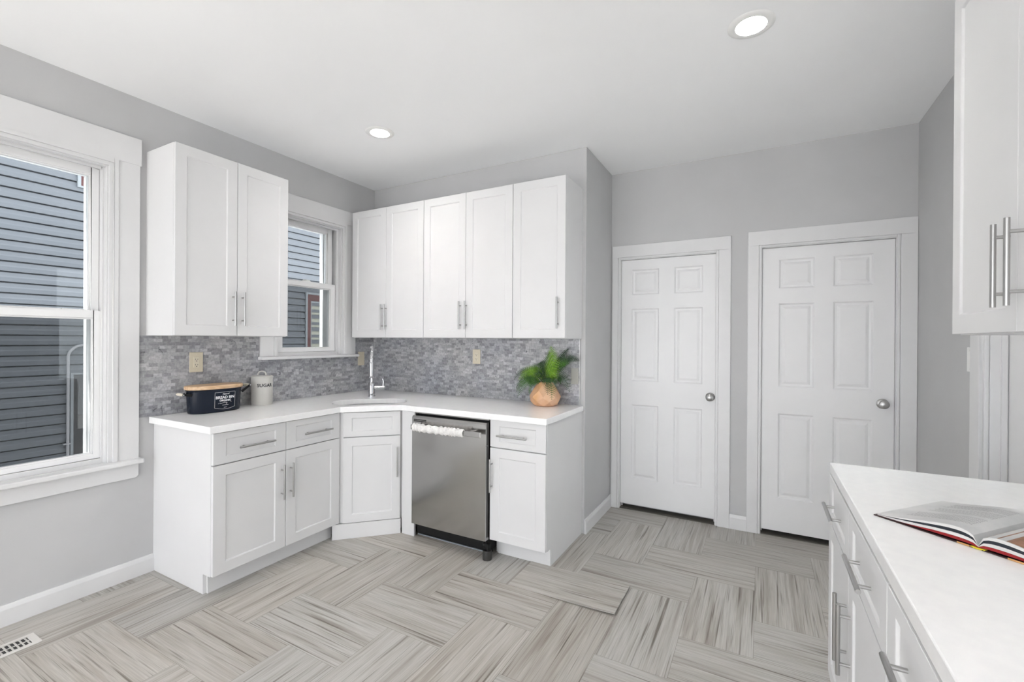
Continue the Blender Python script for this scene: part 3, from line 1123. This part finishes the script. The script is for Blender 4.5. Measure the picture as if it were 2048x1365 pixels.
for za, zb2 in ((.824, .829), (.814, .819)):
    mb = MB(); mb.box(1.058, 1.165, -.6605, -.652, za, zb2)
    L(mb).build('vent_slot', M['black'], door)
mb = MB(); mb.box(1.046, 1.646, -.628, -.60, .866, .8745)
L(mb).build('mounting_strip', M['steel'], root)
mb = MB(); mb.box(1.044, 1.646, -.585, -.57, .012, .105)
mb.box(1.10, 1.13, -.592, -.585, .03, .05); mb.box(1.32, 1.40, -.592, -.585, .045, .055)
L(mb).build('kick_plate', M['black'], root)
mb = MB(); mb.box(1.044, 1.620, -.592, -.586, .004, .011)
L(mb).build('base_strip', M['sidetrim'], root)
mb = MB(); mb.lathe([(0, 0), (.029, .0), (.030, .004), (.030, .050), (.027, .057), (.014, .059), (0, .059)], (1.656, -.655, .0), n=24)
lg = L(mb).build('leg', M['rubber'], root)
mb = MB(); mb.box(1.640, 1.676, -.661, -.650, .05, .098); mb.tube([(1.63, -.655, .084), (1.612, -.62, .084)], .008, 10)
mb.tube([(1.668, -.664, .05), (1.668, -.664, .098)], .007, 10)
L(mb).build('leg_bracket', M['black'], lg)

# scrunched cloth sleeve on the dishwasher handle
mb = MB()
rg = random.Random(5)
pts, rs = [], []
nn = 96
ring_n = 26
vs, fs = [], []
for i in range(nn+1):
    u = i/nn
    x = 1.098+u*.412
    base_r = .0245
    ph = 2*PI*(u*12+.7*math.sin(u*8))
    amp = .0046*(1-.85*max(0, (u-.80)/.20))*(.6+.4*math.sin(u*31)**2)
    for k in range(ring_n):
        a = 2*PI*k/ring_n
        r = base_r+amp*math.sin(ph+.9*math.sin(a*1)+.5*math.cos(2*a+u*20))+.0016*math.sin(a*5+u*37)
        e = .0 if i not in (0, nn) else -.003
        vs.append((x, -.710+(r+e)*math.cos(a)*.80, .786+(r+e)*math.sin(a)*1.02 - .003*math.sin(u*PI)))
for i in range(nn):
    for k in range(ring_n):
        fs.append((i*ring_n+k, i*ring_n+(k+1) % ring_n, (i+1)*ring_n+(k+1) % ring_n, (i+1)*ring_n+k))
mb.add(vs, fs, True)
# turned-in ends, open around the bar
for i, s in ((0, 1), (nn, -1)):
    ring = vs[i*ring_n:(i+1)*ring_n]
    inner = [(p[0]+s*.006, -.710+(p[1]+.710)*.62, .786+(p[2]-.786)*.86) for p in ring]
    mb.add(ring+inner, [(k, (k+1) % ring_n, ring_n+(k+1) % ring_n, ring_n+k) for k in range(ring_n)], True)
tag(mb.build('handle_cover', M['cloth'], None, smooth_angle=80, loc=(1.30, -.71, .786)), 'scrunched white cloth sleeve around the dishwasher handle', 'cloth')


# ------------------------------------------------------------------ lettering
def text_mb(s, size, bold=0.0, depth=.0004, shear=0.0, space=1.0):
    cu = bpy.data.curves.new('lettering', 'FONT')
    cu.body = s
    cu.size = size
    cu.align_x = 'CENTER'
    cu.align_y = 'CENTER'
    cu.extrude = depth/2
    cu.offset = bold
    cu.shear = shear
    cu.space_character = space
    cu.resolution_u = 4
    ob = bpy.data.objects.new('lettering', cu)
    COL.objects.link(ob)
    dg = bpy.context.evaluated_depsgraph_get()
    me = bpy.data.meshes.new_from_object(ob.evaluated_get(dg))
    mb = MB()
    mb.add([v.co[:] for v in me.vertices], [list(p.vertices) for p in me.polygons])
    bpy.data.objects.remove(ob, do_unlink=True)
    bpy.data.curves.remove(cu)
    bpy.data.meshes.remove(me)
    return mb


# ------------------------------------------------------------------ bread bin
BX, BY = .118, -1.463
root = thing('bread_bin', 'navy oval bread bin with wooden lid and white lettering', 'bread bin', (BX, BY, CT), 0)
A, B = .157, .083        # half length (y) and half depth (x)


def oval(t, a=A, b=B, e=2.5):
    c, s = math.cos(t), math.sin(t)
    return (b*math.copysign(abs(c)**(2/e), c), a*math.copysign(abs(s)**(2/e), s))


def oval_shell(mb, prof, n=64, smooth=True):
    prev = None
    for off, z in prof:
        pts = []
        for k in range(n):
            x, y = oval(2*PI*k/n, A+off, B+off)
            pts.append((x, y, z))
        if prev: mb.add(prev+pts, [(i, (i+1) % n, n+(i+1) % n, n+i) for i in range(n)], smooth)
        else: mb.add(pts, [tuple(range(n))[::-1]])
        prev = pts
    mb.add(prev, [tuple(range(n))])
    return mb


mb = oval_shell(MB(), [(-.014, 0), (-.010, .003), (-.008, .010), (-.002, .132), (-.001, .138), (.0015, .141), (.0015, .144), (-.002, .146)])
mb.build('bin_body', M['navy'], root, smooth_angle=50)
mb = oval_shell(MB(), [(.004, .1465), (.008, .150), (.009, .163), (.006, .169), (.0, .1705)])
mb.build('bin_lid', M['wood_lid'], root, smooth_angle=35)
for s in (-1, 1):
    if s < 0: p0, p1 = (-.154, .118), (-.195, .124)
    else: p0, p1 = (.153, .116), (.205, .152)
    hb = None
    for xx in (-.038, .038):
        mb = MB()
        dv = Vector((0, p1[0]-p0[0], p1[1]-p0[1])).normalized()
        nv = Vector((0, -dv.z, dv.y))*.008
        a, b_ = Vector((xx, *p0)), Vector((xx, *p1))
        v = []
        for q, sc in ((a-dv*.004, 1.0), (b_+dv*.004, .75)):
            for xo in (-.0018, .0018):
                for nn_ in (-1, 1):
                    v.append(q+Vector((xo, 0, 0))+nv*nn_*sc)
        mb.add(v, [(0, 1, 3, 2), (4, 6, 7, 5), (0, 4, 5, 1), (2, 3, 7, 6), (0, 2, 6, 4), (1, 5, 7, 3)])
        mb.tube([b_+Vector((-.006 if xx > 0 else .0, 0, 0)), b_+Vector((.0035 if xx > 0 else .0, 0, 0))] if xx > 0 else [b_+Vector((-.0035, 0, 0)), b_+Vector((.0, 0, 0))], .0025, 8)
        br = mb.build('handle_bracket', M['black'], root)
    mb = MB(); mb.tube([(-.036, *p1), (-.02, *p1), (0, *p1), (.02, *p1), (.036, *p1)], [.006, .0085, .0095, .0085, .006], 14)
    mb.build('wooden_grip', M['wood_grip'], br)
    mb = MB(); mb.tube([(.040, *p1), (.0425, *p1)], .0035, 10)
    mb.build('rivet', M['whiteink'], br)


def wrap_oval(mbx, cy, cz, out=.0006):
    """flat (x,y) lettering onto the bin's front; text x runs along +y"""
    res = []
    for (x, y, z) in mbx.v:
        yy = cy+x
        zz = cz+y
        off = -.008+(zz-.010)/.122*.006
        b, a = B+off, A+off
        xx = b*(max(0, 1-abs(yy/a)**2.5))**(1/2.5)
        res.append((xx+out+z, yy, zz))
    mbx.v = res
    return mbx


LY, LZ = .0235, .072
mb = MB()
def add_text(s, size, dx, dz, **kw):
    t = text_mb(s, size, **kw)
    wrap_oval(t, LY+dx, LZ+dz)
    mb.add(t.v, t.f)
def stroke(pts, wdt, dx=0, dz=0):
    t = MB()
    P = [Vector((p[0], p[1])) for p in pts]
    for i in range(len(P)-1):
        a, b_ = P[i], P[i+1]
        steps = max(1, int((b_-a).length/.006))
        d = (b_-a).normalized(); nrm = Vector((-d.y, d.x))*wdt/2
        for k in range(steps):
            q0 = a+(b_-a)*k/steps; q1 = a+(b_-a)*(k+1)/steps
            t.add([(*(q0-nrm), 0), (*(q1-nrm), 0), (*(q1+nrm), 0), (*(q0+nrm), 0)], [(0, 1, 2, 3)])
    wrap_oval(t, LY+dx, LZ+dz, .0008)
    mb.add(t.v, t.f)
add_text('Natural', .0135, .002, .041, bold=.0001, shear=.35)
add_text('BREAD BIN', .0235, 0, .0195, bold=.0007)
add_text('ORGANIC', .0155, 0, .0005, bold=.0006)
stroke([(-.036+.046*i/16, -.0135-.0035*math.sin(PI*i/8)*(1-i/24)) for i in range(17)]+[(.0115, -.0165), (.009, -.0195), (.004, -.0205)], .0018)
stroke([(-.044, -.017), (-.039, -.017)], .0012); stroke([(.032, -.012), (.040, -.0095)], .0012)
stroke([(-.018, -.0285), (.020, -.0285)], .0022)
stroke([(-.008, -.043), (.010, -.043)], .0022)
bw, tz = .063, .053
stroke([(-bw, tz), (bw, tz), (bw, -.043)], .0013)
stroke([(-bw, tz), (-bw, -.043)], .0013)
arc = [(-bw, -.043)]+[(-bw+2*bw*i/14, -.043-.011*math.sin(PI*i/14)) for i in range(1, 14)]+[(bw, -.043)]
stroke(arc, .0013)
mb.build('lettering', M['whiteink'], root)

# ------------------------------------------------------------------ sugar canister
SX, SY, SR = .083, -1.128, .0685
root = thing('sugar_canister', 'pale grey lidded canister lettered SUGAR beside the bread bin', 'canister', (SX, SY, CT), 0)
mb = MB(); mb.lathe([(0, 0), (SR-.003, 0), (SR-.001, .003), (SR-.001, .188), (SR-.004, .192), (0, .192)], n=48)
mb.build('canister_body', M['canister'], root)
mb = MB(); mb.lathe([(0, .1925), (SR+.0012, .1925), (SR+.0012, .196), (SR+.0005, .199), (SR-.006, .203), (SR-.03, .2055), (0, .206)], n=48)
lid = mb.build('canister_lid', M['canister'], root)
hp = []
hd = Vector((.88, .47, 0))
for i in range(13):
    a = PI*i/12
    hp.append(hd*(-.028*math.cos(a)*(1+.12*math.sin(a)))+Vector((0, 0, .203+.030*math.sin(a)**.8)))
mb = MB(); mb.tube(hp, .0052, 12)
mb.build('lid_handle', M['canister'], lid)
t = text_mb('SUGAR', .031, bold=.0009, depth=.0005, space=1.05)
ang0 = math.atan2(-3.0914-SY, 3.1545-SX)+R(17)
res = []
for (x, y, z) in t.v:
    a = ang0+x/SR
    r = SR-.0006+z+.0004
    res.append((r*math.cos(a), r*math.sin(a), .138+y))
t.v = res
t.build('lettering', M['ink'], root)


# ------------------------------------------------------------------ wall plates
def outlet(loc, rotz, wd, ht, kind, label, m1='ivory', m2='ivory_pale'):
    root = thing('wall_outlet' if kind == 'outlet' else ('blank_plate' if kind == 'blank' else 'light_switch'), label,
                 'outlet' if kind == 'outlet' else ('wall plate' if kind == 'blank' else 'switch'), loc, rotz)
    mb = MB(); mb.box(-wd/2, wd/2, -.006, 0, -ht/2, ht/2)
    mb.build('plate', M[m1], root, bevel=.002)
    if kind == 'outlet':
        mb = MB(); mb.box(-.0165, .0165, -.0085, -.0055, -.0335, .0335)
        ins = mb.build('receptacle', M[m2], root, bevel=.001)
        for z in (-.018, .016):
            mb = MB()
            mb.box(-.0075, -.0055, -.009, -.008, z-.002, z+.007); mb.box(.0055, .0075, -.009, -.008, z-.002, z+.006)
            mb.tube([(0, -.009, z-.0085), (0, -.008, z-.0085)], .0028, 10)
            mb.build('socket_slots', M['slot'], ins)
    if kind == 'switch':
        mb = MB(); mb.box(-.017, .017, -.0085, -.0055, -.034, .034)
        mb.build('rocker', M[m2], root, bevel=.001)
    for z in (-ht*.38, ht*.38):
        mb = MB(); mb.tube([(0, -.0072, z), (0, -.0058, z)], .003, 10)
        mb.build('screw', M[m2], root)
    return root


outlet((.008, -1.517, 1.224), PI/2, .078, .126, 'outlet', 'ivory wall outlet in the grey tiles above the bread bin')
outlet((.008, -.158, 1.204), PI/2, .072, .122, 'blank', 'blank ivory wall plate beside the faucet')
outlet((1.147, -.008, 1.242), 0, .072, .117, 'outlet', 'ivory wall outlet in the grey tiles above the dishwasher')
outlet((1.986, -.008, 1.122), 0, .056, .115, 'blank', 'pale wall plate half hidden behind the fern', 'stoneplate', 'stoneplate')
outlet((XW, -.208, 1.30), -PI/2, .070, .114, 'switch', 'white light switch half hidden by the casing on the right wall', 'whiteplastic', 'whiteplastic')

# ------------------------------------------------------------------ potted fern
PX, PY = 1.808, -.128
root = thing('potted_fern', 'artificial green fern in a faceted peach pot on the worktop', 'plant', (PX, PY, CT), 0)
mb = MB()
rings = [(.070, 0, 0), (.086, .005, 0), (.108, .034, .5), (.1125, .066, .0), (.090, .112, .5), (.054, .165, .0), (.049, .168, .0)]
n = 8
prev = None
for r, z, ph in rings:
    pts = [(r*math.cos(2*PI*(k+ph)/n+.3), r*math.sin(2*PI*(k+ph)/n+.3), z) for k in range(n)]
    if prev is None:
        mb.add(pts, [tuple(range(n))[::-1]])
    else:
        tri = []
        for k in range(n):
            k2 = (k+1) % n
            if ph > pph: tri += [(k, k2, n+k), (k2, n+k2, n+k)]
            elif ph < pph: tri += [(k, n+k2, n+k), (k, k2, n+k2)]
            else: tri += [(k, k2, n+k2, n+k)]
        mb.add(prev+pts, tri)
    prev, pph = pts, ph
inner = [(p[0]*.86, p[1]*.86, .150) for p in prev]
mb.add(prev+inner, [(k, (k+1) % n, n+(k+1) % n, n+k) for k in range(n)])
mb.build('pot', M['pot'], root, bevel=.0025, seg=2)
mb = MB(); mb.lathe([(.0385, .148), (.036, .156), (.02, .160), (0, .162)], n=20)
mb.build('soil', M['soil'], root)


def frond(p0, p1, p2, width, npin, matname, side_hint=(0, 0, 1), droop=.25, bend=1.0):
    """p0 base, p1 control, p2 tip (all relative to the pot)"""
    p0, p1, p2 = Vector(p0), Vector(p1), Vector(p2)
    mb = MB()
    def P(t): return p0*(1-t)**2+p1*2*t*(1-t)+p2*t*t
    def Tn(t): return ((p1-p0)*2*(1-t)+(p2-p1)*2*t).normalized()
    mb.tube([P(i/12) for i in range(13)], [.0022*(1-.8*i/12)+.0003 for i in range(13)], 5, smooth=False)
    hint = Vector(side_hint).normalized()
    for i in range(npin):
        t = .10+.89*i/(npin-1)
        c, tg = P(t), Tn(t)
        sd = tg.cross(hint)
        if sd.length < 1e-3: sd = tg.cross(Vector((1, 0, 0)))
        sd.normalize()
        nrm = sd.cross(tg).normalized()
        env = min(1, (t+.12)/.45)**.8*max(0, 1-t**2.2)**.62
        ln = width*.66*max(env, .06)
        wp = (p2-p0).length*1.04/npin*.76*max(.22, env)**.6
        for s in (-1, 1):
            d = (sd*s+tg*(.22+.30*t)-nrm*droop*.35).normalized()
            e = (d+tg*.18-nrm*droop).normalized()
            mid = c+d*ln*.5+nrm*ln*.05
            tip = c+d*ln*.62+e*ln*.40
            wv = tg*wp
            k = nrm*wp*.22
            v = [c-wv*.50, mid-wv*.42, tip, mid+wv*.42, c+wv*.50, mid+k, c+k]
            mb.add(v, [(0, 1, 5, 6), (1, 2, 5), (2, 3, 5), (3, 4, 6, 5)])
    return mb.build('frond', M[matname], root)


def W(x, y, z): return (x-PX, y-PY, z-CT)


zb_ = CT+.155
def fr(tip, ctl, width, npin, mt_, base_=(0, 0), hint=(0, 0, 1), droop=.25):
    b0 = W(PX+base_[0], PY+base_[1], zb_)
    frond(b0, W(*ctl), W(*tip), width, npin, mt_, hint, droop)
CAMH = (.41, -.90, .12)
fr((1.868, -.170, 1.338), (1.905, -.165, 1.20), .105, 24, 'leaf_light', (.02, -.01), CAMH, .05)
fr((1.842, -.090, 1.300), (1.800, -.11, 1.19), .11, 24, 'leaf_dark', (.0, .02), (.30, -.93, .2), .08)
fr((1.958, -.055, 1.322), (1.89, -.08, 1.26), .060, 22, 'leaf_dark', (.02, .02), (.3, -.7, .7), .1)
fr((2.045, -.080, 1.236), (1.92, -.10, 1.31), .095, 26, 'leaf_dark', (.025, .01), (.35, -.75, .6), .12)
fr((1.99, -.13, 1.215), (1.91, -.13, 1.265), .09, 22, 'leaf_mid', (.025, .0), (.35, -.8, .5), .12)
fr((2.022, -.200, 1.028), (1.965, -.17, 1.21), .115, 26, 'leaf_dark', (.03, 0), (.45, -.85, .3), .08)
fr((1.918, -.262, .975), (1.905, -.245, 1.20), .115, 24, 'leaf_mid', (.02, -.02), (.5, -.85, .1), .08)
fr((1.893, -.275, 1.01), (1.875, -.255, 1.19), .095, 22, 'leaf_dark', (.015, -.02), (.4, -.9, .1), .08)
fr((1.562, -.140, 1.085), (1.655, -.13, 1.245), .085, 32, 'leaf_dark', (-.02, .01), (.2, -.75, .65), .15)
fr((1.608, -.195, 1.030), (1.675, -.18, 1.205), .075, 28, 'leaf_dark', (-.025, -.005), (.1, -.85, .5), .12)
fr((1.625, -.225, 1.005), (1.69, -.205, 1.185), .075, 28, 'leaf_mid', (-.025, -.012), (.1, -.85, .5), .12)
fr((1.650, -.250, .972), (1.705, -.235, 1.165), .085, 28, 'leaf_mid', (-.02, -.02), (.1, -.9, .4), .12)
fr((1.752, -.272, 1.005), (1.745, -.25, 1.12), .045, 18, 'leaf_mid', (-.01, -.025), CAMH, .1)
fr((1.668, -.275, 1.100), (1.775, -.24, 1.245), .105, 26, 'leaf_light', (.0, -.02), (.15, -.7, .7), .12)
fr((1.72, -.20, 1.165), (1.79, -.18, 1.235), .10, 24, 'leaf_mid', (-.01, .0), (.2, -.7, .7), .12)
fr((1.80, -.29, 1.115), (1.82, -.24, 1.215), .08, 22, 'leaf_dark', (.01, -.025), (.2, -.8, .6), .12)
fr((1.73, -.06, 1.21), (1.77, -.09, 1.24), .08, 22, 'leaf_dark', (-.01, .02), (.2, -.8, .6), .12)
fr((1.945, -.24, 1.115), (1.90, -.22, 1.215), .09, 22, 'leaf_light', (.02, -.02), (.35, -.75, .6), .12)

# ------------------------------------------------------------------ open book on the right worktop
BO = Vector((3.586, -1.693, CT+.0006))
ub = Vector((.757, -.653, 0))       # left page edge -> right page edge
root = thing('open_book', 'open illustrated book lying on the right worktop', 'book', BO, math.atan2(ub.y, ub.x))
HB = .285                            # page height (local +y)


def sheet(curve_lo, curve_hi, y0, y1, name, mt_, parent, smooth=True):
    """block between two curves (s,z), extruded along local y"""
    mb = MB()
    n = len(curve_lo)
    for (ya, yb_) in ((y0, y1),):
        lo0 = [(s, ya, z) for s, z in curve_lo]; hi0 = [(s, ya, z) for s, z in curve_hi]
        lo1 = [(s, yb_, z) for s, z in curve_lo]; hi1 = [(s, yb_, z) for s, z in curve_hi]
        V = lo0+hi0+lo1+hi1
        f = []
        for i in range(n-1):
            f.append((n+i, n+i+1, 3*n+i+1, 3*n+i))       # top
            f.append((i, 2*n+i, 2*n+i+1, i+1))           # bottom
        mb.add(V, f, smooth)
        e = []
        for i in range(n-1):
            e.append((i, i+1, n+i+1, n+i)); e.append((2*n+i, 3*n+i, 3*n+i+1, 2*n+i+1))
        e += [(0, n, 3*n, 2*n), (n-1, 2*n+n-1, 3*n+n-1, n+n-1)]
        mb.add(V, e)
    return mb.build(name, mt_, parent, smooth_angle=30)


def page_curve(side, peak, edge, gut, n=24, w_=.205):
    pts = []
    for i in range(n+1):
        u = i/n                      # 0 at the gutter, 1 at the fore edge
        hump = (math.sin(PI*min(1, u/.62)**.62) if u < .62 else 0)
        z = gut+(edge-gut)*u + peak*(math.sin(PI*u**.42)**1.25)
        pts.append((side*u*w_, z))
    return pts


for side in (-1, 1):
    nm = 'left' if side < 0 else 'right'
    cov_lo = [(side*(.008+i*.204/8), .0) for i in range(9)]
    cov_hi = [(s, .0022) for s, _ in cov_lo]
    c = sheet(cov_lo, cov_hi, -.004, HB+.004, 'cover', M['cover'], root)
    k = page_curve(side, .0085, .0027, .0045)
    k0 = page_curve(side, .0030, .0024, .0030)
    k = [(p[0], q[1]+(p[1]-q[1])*max(.04, min(1, (.78-i/24)/.35))) for i, (p, q) in enumerate(zip(k, k0))]
    sheet(k0, k, 0, HB, 'endpaper', M['red'], root)
    k1 = page_curve(side, .0150, .0042, .0060)
    kk = [(s, z+.0004) for s, z in k]
    sheet(kk, k1, 0, HB, 'page_block', M['pageedge'], root)
    k2 = page_curve(side, .0222, .0048, .0068)
    kk = [(s, z+.0003) for s, z in k1]
    sheet(kk, k2, .0, HB, 'page_gap', M['gap_shade'], root)  # solid dark layer standing in for the shaded gap between page blocks
    k3 = page_curve(side, .0285, .0060, .0076)
    kk = [(s, z+.0003) for s, z in k2]
    pb = sheet(kk, k3, -.001, HB, 'page_block', M['pageedge'], root)
    k4 = [(s, z+.0004) for s, z in k3]
    k5 = [(s, z+.0009) for s, z in k3]
    pg = sheet(k4, k5, -.0015, HB, 'page', M['page'], root)
    surf = k5
    def zat(s):
        for i in range(len(surf)-1):
            a, b_ = surf[i], surf[i+1]
            if min(a[0], b_[0]) <= s <= max(a[0], b_[0]):
                q = (s-a[0])/(b_[0]-a[0]) if b_[0] != a[0] else 0
                return a[1]+(b_[1]-a[1])*q
        return surf[-1][1]
    if side < 0:
        mb = MB()
        rg = random.Random(3)
        for li in range(24):
            y = .045+li*.0088
            if li in (8, 9, 17): continue
            s_end = -.030
            s0 = -.165+rg.uniform(0, .01) + (.06 if li in (7, 16) else 0)
            m_ = 18
            for i in range(m_):
                a = s0+(s_end-s0)*i/m_; b_ = s0+(s_end-s0)*(i+.82)/m_
                mb.add([(a, y, zat(a)+.0003), (b_, y, zat(b_)+.0003), (b_, y+.0032, zat(b_)+.0003), (a, y+.0032, zat(a)+.0003)], [(0, 1, 2, 3)])
        mb.build('printed_text', M['text'], pg)
    else:
        def patch(sa, sb, ya, yb_, name, mt_):
            mb = MB()
            m_ = 10
            for i in range(m_):
                a = sa+(sb-sa)*i/m_; b_ = sa+(sb-sa)*(i+1)/m_
                mb.add([(a, ya, zat(a)+.0003), (b_, ya, zat(b_)+.0003), (b_, yb_, zat(b_)+.0003), (a, yb_, zat(a)+.0003)], [(0, 1, 2, 3)])
            mb.build(name, mt_, pg)
        brown = noise_col(mat('brown_print', (.32, .15, .08), .35), (.22, .10, .05), (.42, .22, .13), 30)
        mixed = noise_col(mat('blue_white_print', (.5, .5, .55), .35), (.25, .28, .42), (.75, .72, .7), 26)
        patch(.012, .20, .0, .12, 'printed_photo', brown)
        patch(.012, .20, .121, .22, 'printed_photo', mixed)
mb = MB(); mb.box(-.013, .013, -.004, HB+.004, 0, .0032)
mb.build('spine', M['yellow'], root, bevel=.001)
M['orange'] = mat('orange_cover_print', (.6, .33, .12), .4)
for a, b_ in ((-.036, -.0135), (.05, .085)):
    mb = MB(); mb.box(a, b_, -.0046, -.0040, .0002, .0040)
    mb.build('cover_print', M['orange'], root)

# ------------------------------------------------------------------ floor vent
root = thing('floor_vent', 'pale metal floor register beside the window wall', 'vent', (.258, -2.455, 0), 0)
mb = MB()
vx, vy = .057, .155
ix, iy = .038, .128
mb.box(-vx, -ix, -vy, vy, .0005, .006); mb.box(ix, vx, -vy, vy, .0005, .006)
mb.box(-ix, ix, -vy, -iy, .0005, .006); mb.box(-ix, ix, iy, vy, .0005, .006)
mb.box(-.0025, .0025, -iy, iy, .0008, .005)
mb.build('vent_frame', M['grille'], root, bevel=.0025)
mb = MB(); mb.box(-ix, ix, -iy, iy, .0004, .0008)
mb.build('duct', M['duct'], root)
mb = MB()
nl = 15
for i in range(nl):
    y = -iy+(i+.5)*2*iy/nl
    for (xa, xb) in ((-ix, -.0025), (.0025, ix)):
        mb.add([(xa, y-.004, .0052), (xb, y-.004, .0052), (xb, y+.0035, .0012), (xa, y+.0035, .0012),
                (xa, y-.0025, .0052), (xb, y-.0025, .0052), (xb, y+.005, .0012), (xa, y+.005, .0012)],
               [(0, 1, 2, 3), (7, 6, 5, 4), (0, 4, 5, 1), (3, 2, 6, 7), (0, 3, 7, 4), (1, 5, 6, 2)])
mb.build('louvers', M['grille'], root)


# ------------------------------------------------------------------ recessed lights
def lamp(x, y, label):
    root = thing('recessed_light', label, 'ceiling light', (x, y, H), 0, 'recessed ceiling lights')
    mb = MB(); mb.lathe([(.061, -.002), (.062, -.0065), (.072, -.007), (.090, -.004), (.094, -.0005), (.061, -.0005)], n=48)
    mb.build('trim_ring', M['whiteplastic'], root)
    mb = MB(); mb.lathe([(.0605, -.0015), (.0605, -.006), (.04, -.0068), (0, -.007)], n=40)
    mb.build('lens', M['lens'], root)
    return root


l0 = lamp(.917, -.853, 'lit recessed ceiling light over the corner sink')
for (x, y, lb) in ((3.109, -.857, 'lit recessed ceiling light at the upper right of the photo'),
                   (.917, -3.05, 'added unseen recessed ceiling light nearer the large window'),  # this and the next two: unseen lamps added to brighten the room
                   (3.109, -3.05, 'added unseen recessed ceiling light above the right worktop'),
                   (2.0, -4.9, 'added unseen recessed ceiling light farthest from the cabinets')):
    dup(l0, (x, y, H), None, lb)

# ------------------------------------------------------------------ outside: neighbour's house across the driveway
NX = -3.2
root = thing('neighbor_house', 'blue-grey vinyl sided house wall seen through the windows', 'house', (NX, .5, -.6), 0)
def LN(mbx): mbx.v = [(p[0]-NX, p[1]-.5, p[2]+.6) for p in mbx.v]; return mbx
ya, yb_ = -7.0, 6.0
P = .1016
zs = 3.026-.1016*36
mb = MB()
prof = []
k = 0
z = zs
while z < 5.2:
    prof += [(-.030, z), (.014, z+.001), (.013, z+.042), (.006, z+.056), (.000, z+P-.013), (-.030, z+P-.012)]
    z += P
prof.append((-.03, z))
v = [(NX+p[0], ya, p[1]) for p in prof]+[(NX+p[0], yb_, p[1]) for p in prof]
n = len(prof)
mb.add(v, [(i, i+1, n+i+1, n+i) for i in range(n-1)])
mb.box(NX-.2, NX-.031, ya, yb_, zs, z)
LN(mb).build('siding', M['siding'], root)
# window seen low through the small window
mb = MB()
y0, y1, z0, z1 = 1.674, 2.72, .75, 2.12
fx = NX+.03
mb.box(NX-.001, fx, y0, y0+.028, z0, z1); mb.box(NX-.001, fx, y1-.028, y1, z0, z1); mb.box(NX-.001, fx, y0+.028, y1-.028, z1-.032, z1); mb.box(NX-.001, fx, y0+.028, y1-.028, z0, z0+.03)
LN(mb).build('window_channel', M['sidetrim'], root)
mb = MB()
a0, a1, b0, b1 = y0+.028, y1-.028, z0+.03, z1-.032
mb.box(NX-.001, NX+.02, a0, a0+.066, b0, b1); mb.box(NX-.001, NX+.02, a1-.066, a1, b0, b1); mb.box(NX-.001, NX+.02, a0+.066, a1-.066, b1-.10, b1); mb.box(NX-.001, NX+.02, a0+.066, a1-.066, b0, b0+.08)
LN(mb).build('window_frame', M['redwood'], root)
mb = MB()
c0, c1, d0, d1 = a0+.066, a1-.066, b0+.08, b1-.10
mb.box(NX-.001, NX+.016, c0, c0+.018, d0, d1); mb.box(NX-.001, NX+.016, c1-.018, c1, d0, d1); mb.box(NX-.001, NX+.016, c0+.018, c1-.018, d1-.03, d1); mb.box(NX-.001, NX+.016, c0+.018, c1-.018, d0, d0+.03)
LN(mb).build('window_sash', M['sidetrim'], root)
mb = MB()
z = d0+.03
while z < d1-.03:
    h = min(.068, d1-.03-z)
    mb.add([(NX+.012, c0+.018, z), (NX+.012, c1-.018, z), (NX+.004, c1-.018, z+h), (NX+.004, c0+.018, z+h),
            (NX-.001, c0+.018, z), (NX-.001, c1-.018, z), (NX-.001, c1-.018, z+h), (NX-.001, c0+.018, z+h)],
           [(0, 1, 2, 3), (7, 6, 5, 4), (0, 4, 5, 1), (3, 2, 6, 7), (0, 3, 7, 4), (1, 5, 6, 2)])
    z += h
LN(mb).build('window_blind', M['blind'], root)
# red framed window high up
mb = MB()
mb.box(NX-.001, NX+.03, -1.078, -1.052, 2.965, 3.9); mb.box(NX-.001, NX+.03, -1.052, -.1, 2.965, 2.985)
LN(mb).build('window_channel', M['sidetrim'], root)
mb = MB(); mb.box(NX-.001, NX+.02, -1.052, -.1, 2.985, 3.9)
LN(mb).build('window_frame', M['redwood'], root)
# dark hatch and conduit low down
mb = MB(); mb.box(NX-.001, NX+.03, -1.128, -1.104, -.55, 1.003); mb.box(NX-.001, NX+.03, -1.104, -.2, .985, 1.003)
LN(mb).build('hatch_frame', M['sidetrim'], root)
mb = MB(); mb.box(NX-.001, NX+.018, -1.104, -.2, -.55, .985)
LN(mb).build('hatch', M['darkdoor'], root)
pts = [(NX+.035, -1.150, -.58), (NX+.035, -1.150, 1.17)]
for i in range(1, 9):
    a = PI/2*i/8
    pts.append((NX+.035, -1.150+.125*(1-math.cos(a)), 1.17+.125*math.sin(a)))
pts.append((NX+.035, -.3, 1.297))
mb = MB(); mb.tube(pts, .0125, 12); mb.box(NX+.014, NX+.05, -1.185, -1.13, .262, .274)
LN(mb).build('conduit', M['conduit'], root)
# driveway, plus unseen ground behind and at right added to bounce daylight
mb = MB(); mb.box(-14, -T-.001, -16, 14, -.75, -.6); mb.box(-T-.001, 12, -16, YB-.001, -.75, -.6); mb.box(XW+T+.001, 12, YB-.001, 14, -.75, -.6)
struct(mb.build('ground', M['asphalt']), 'concrete driveway between the houses and unseen ground added to bounce daylight')
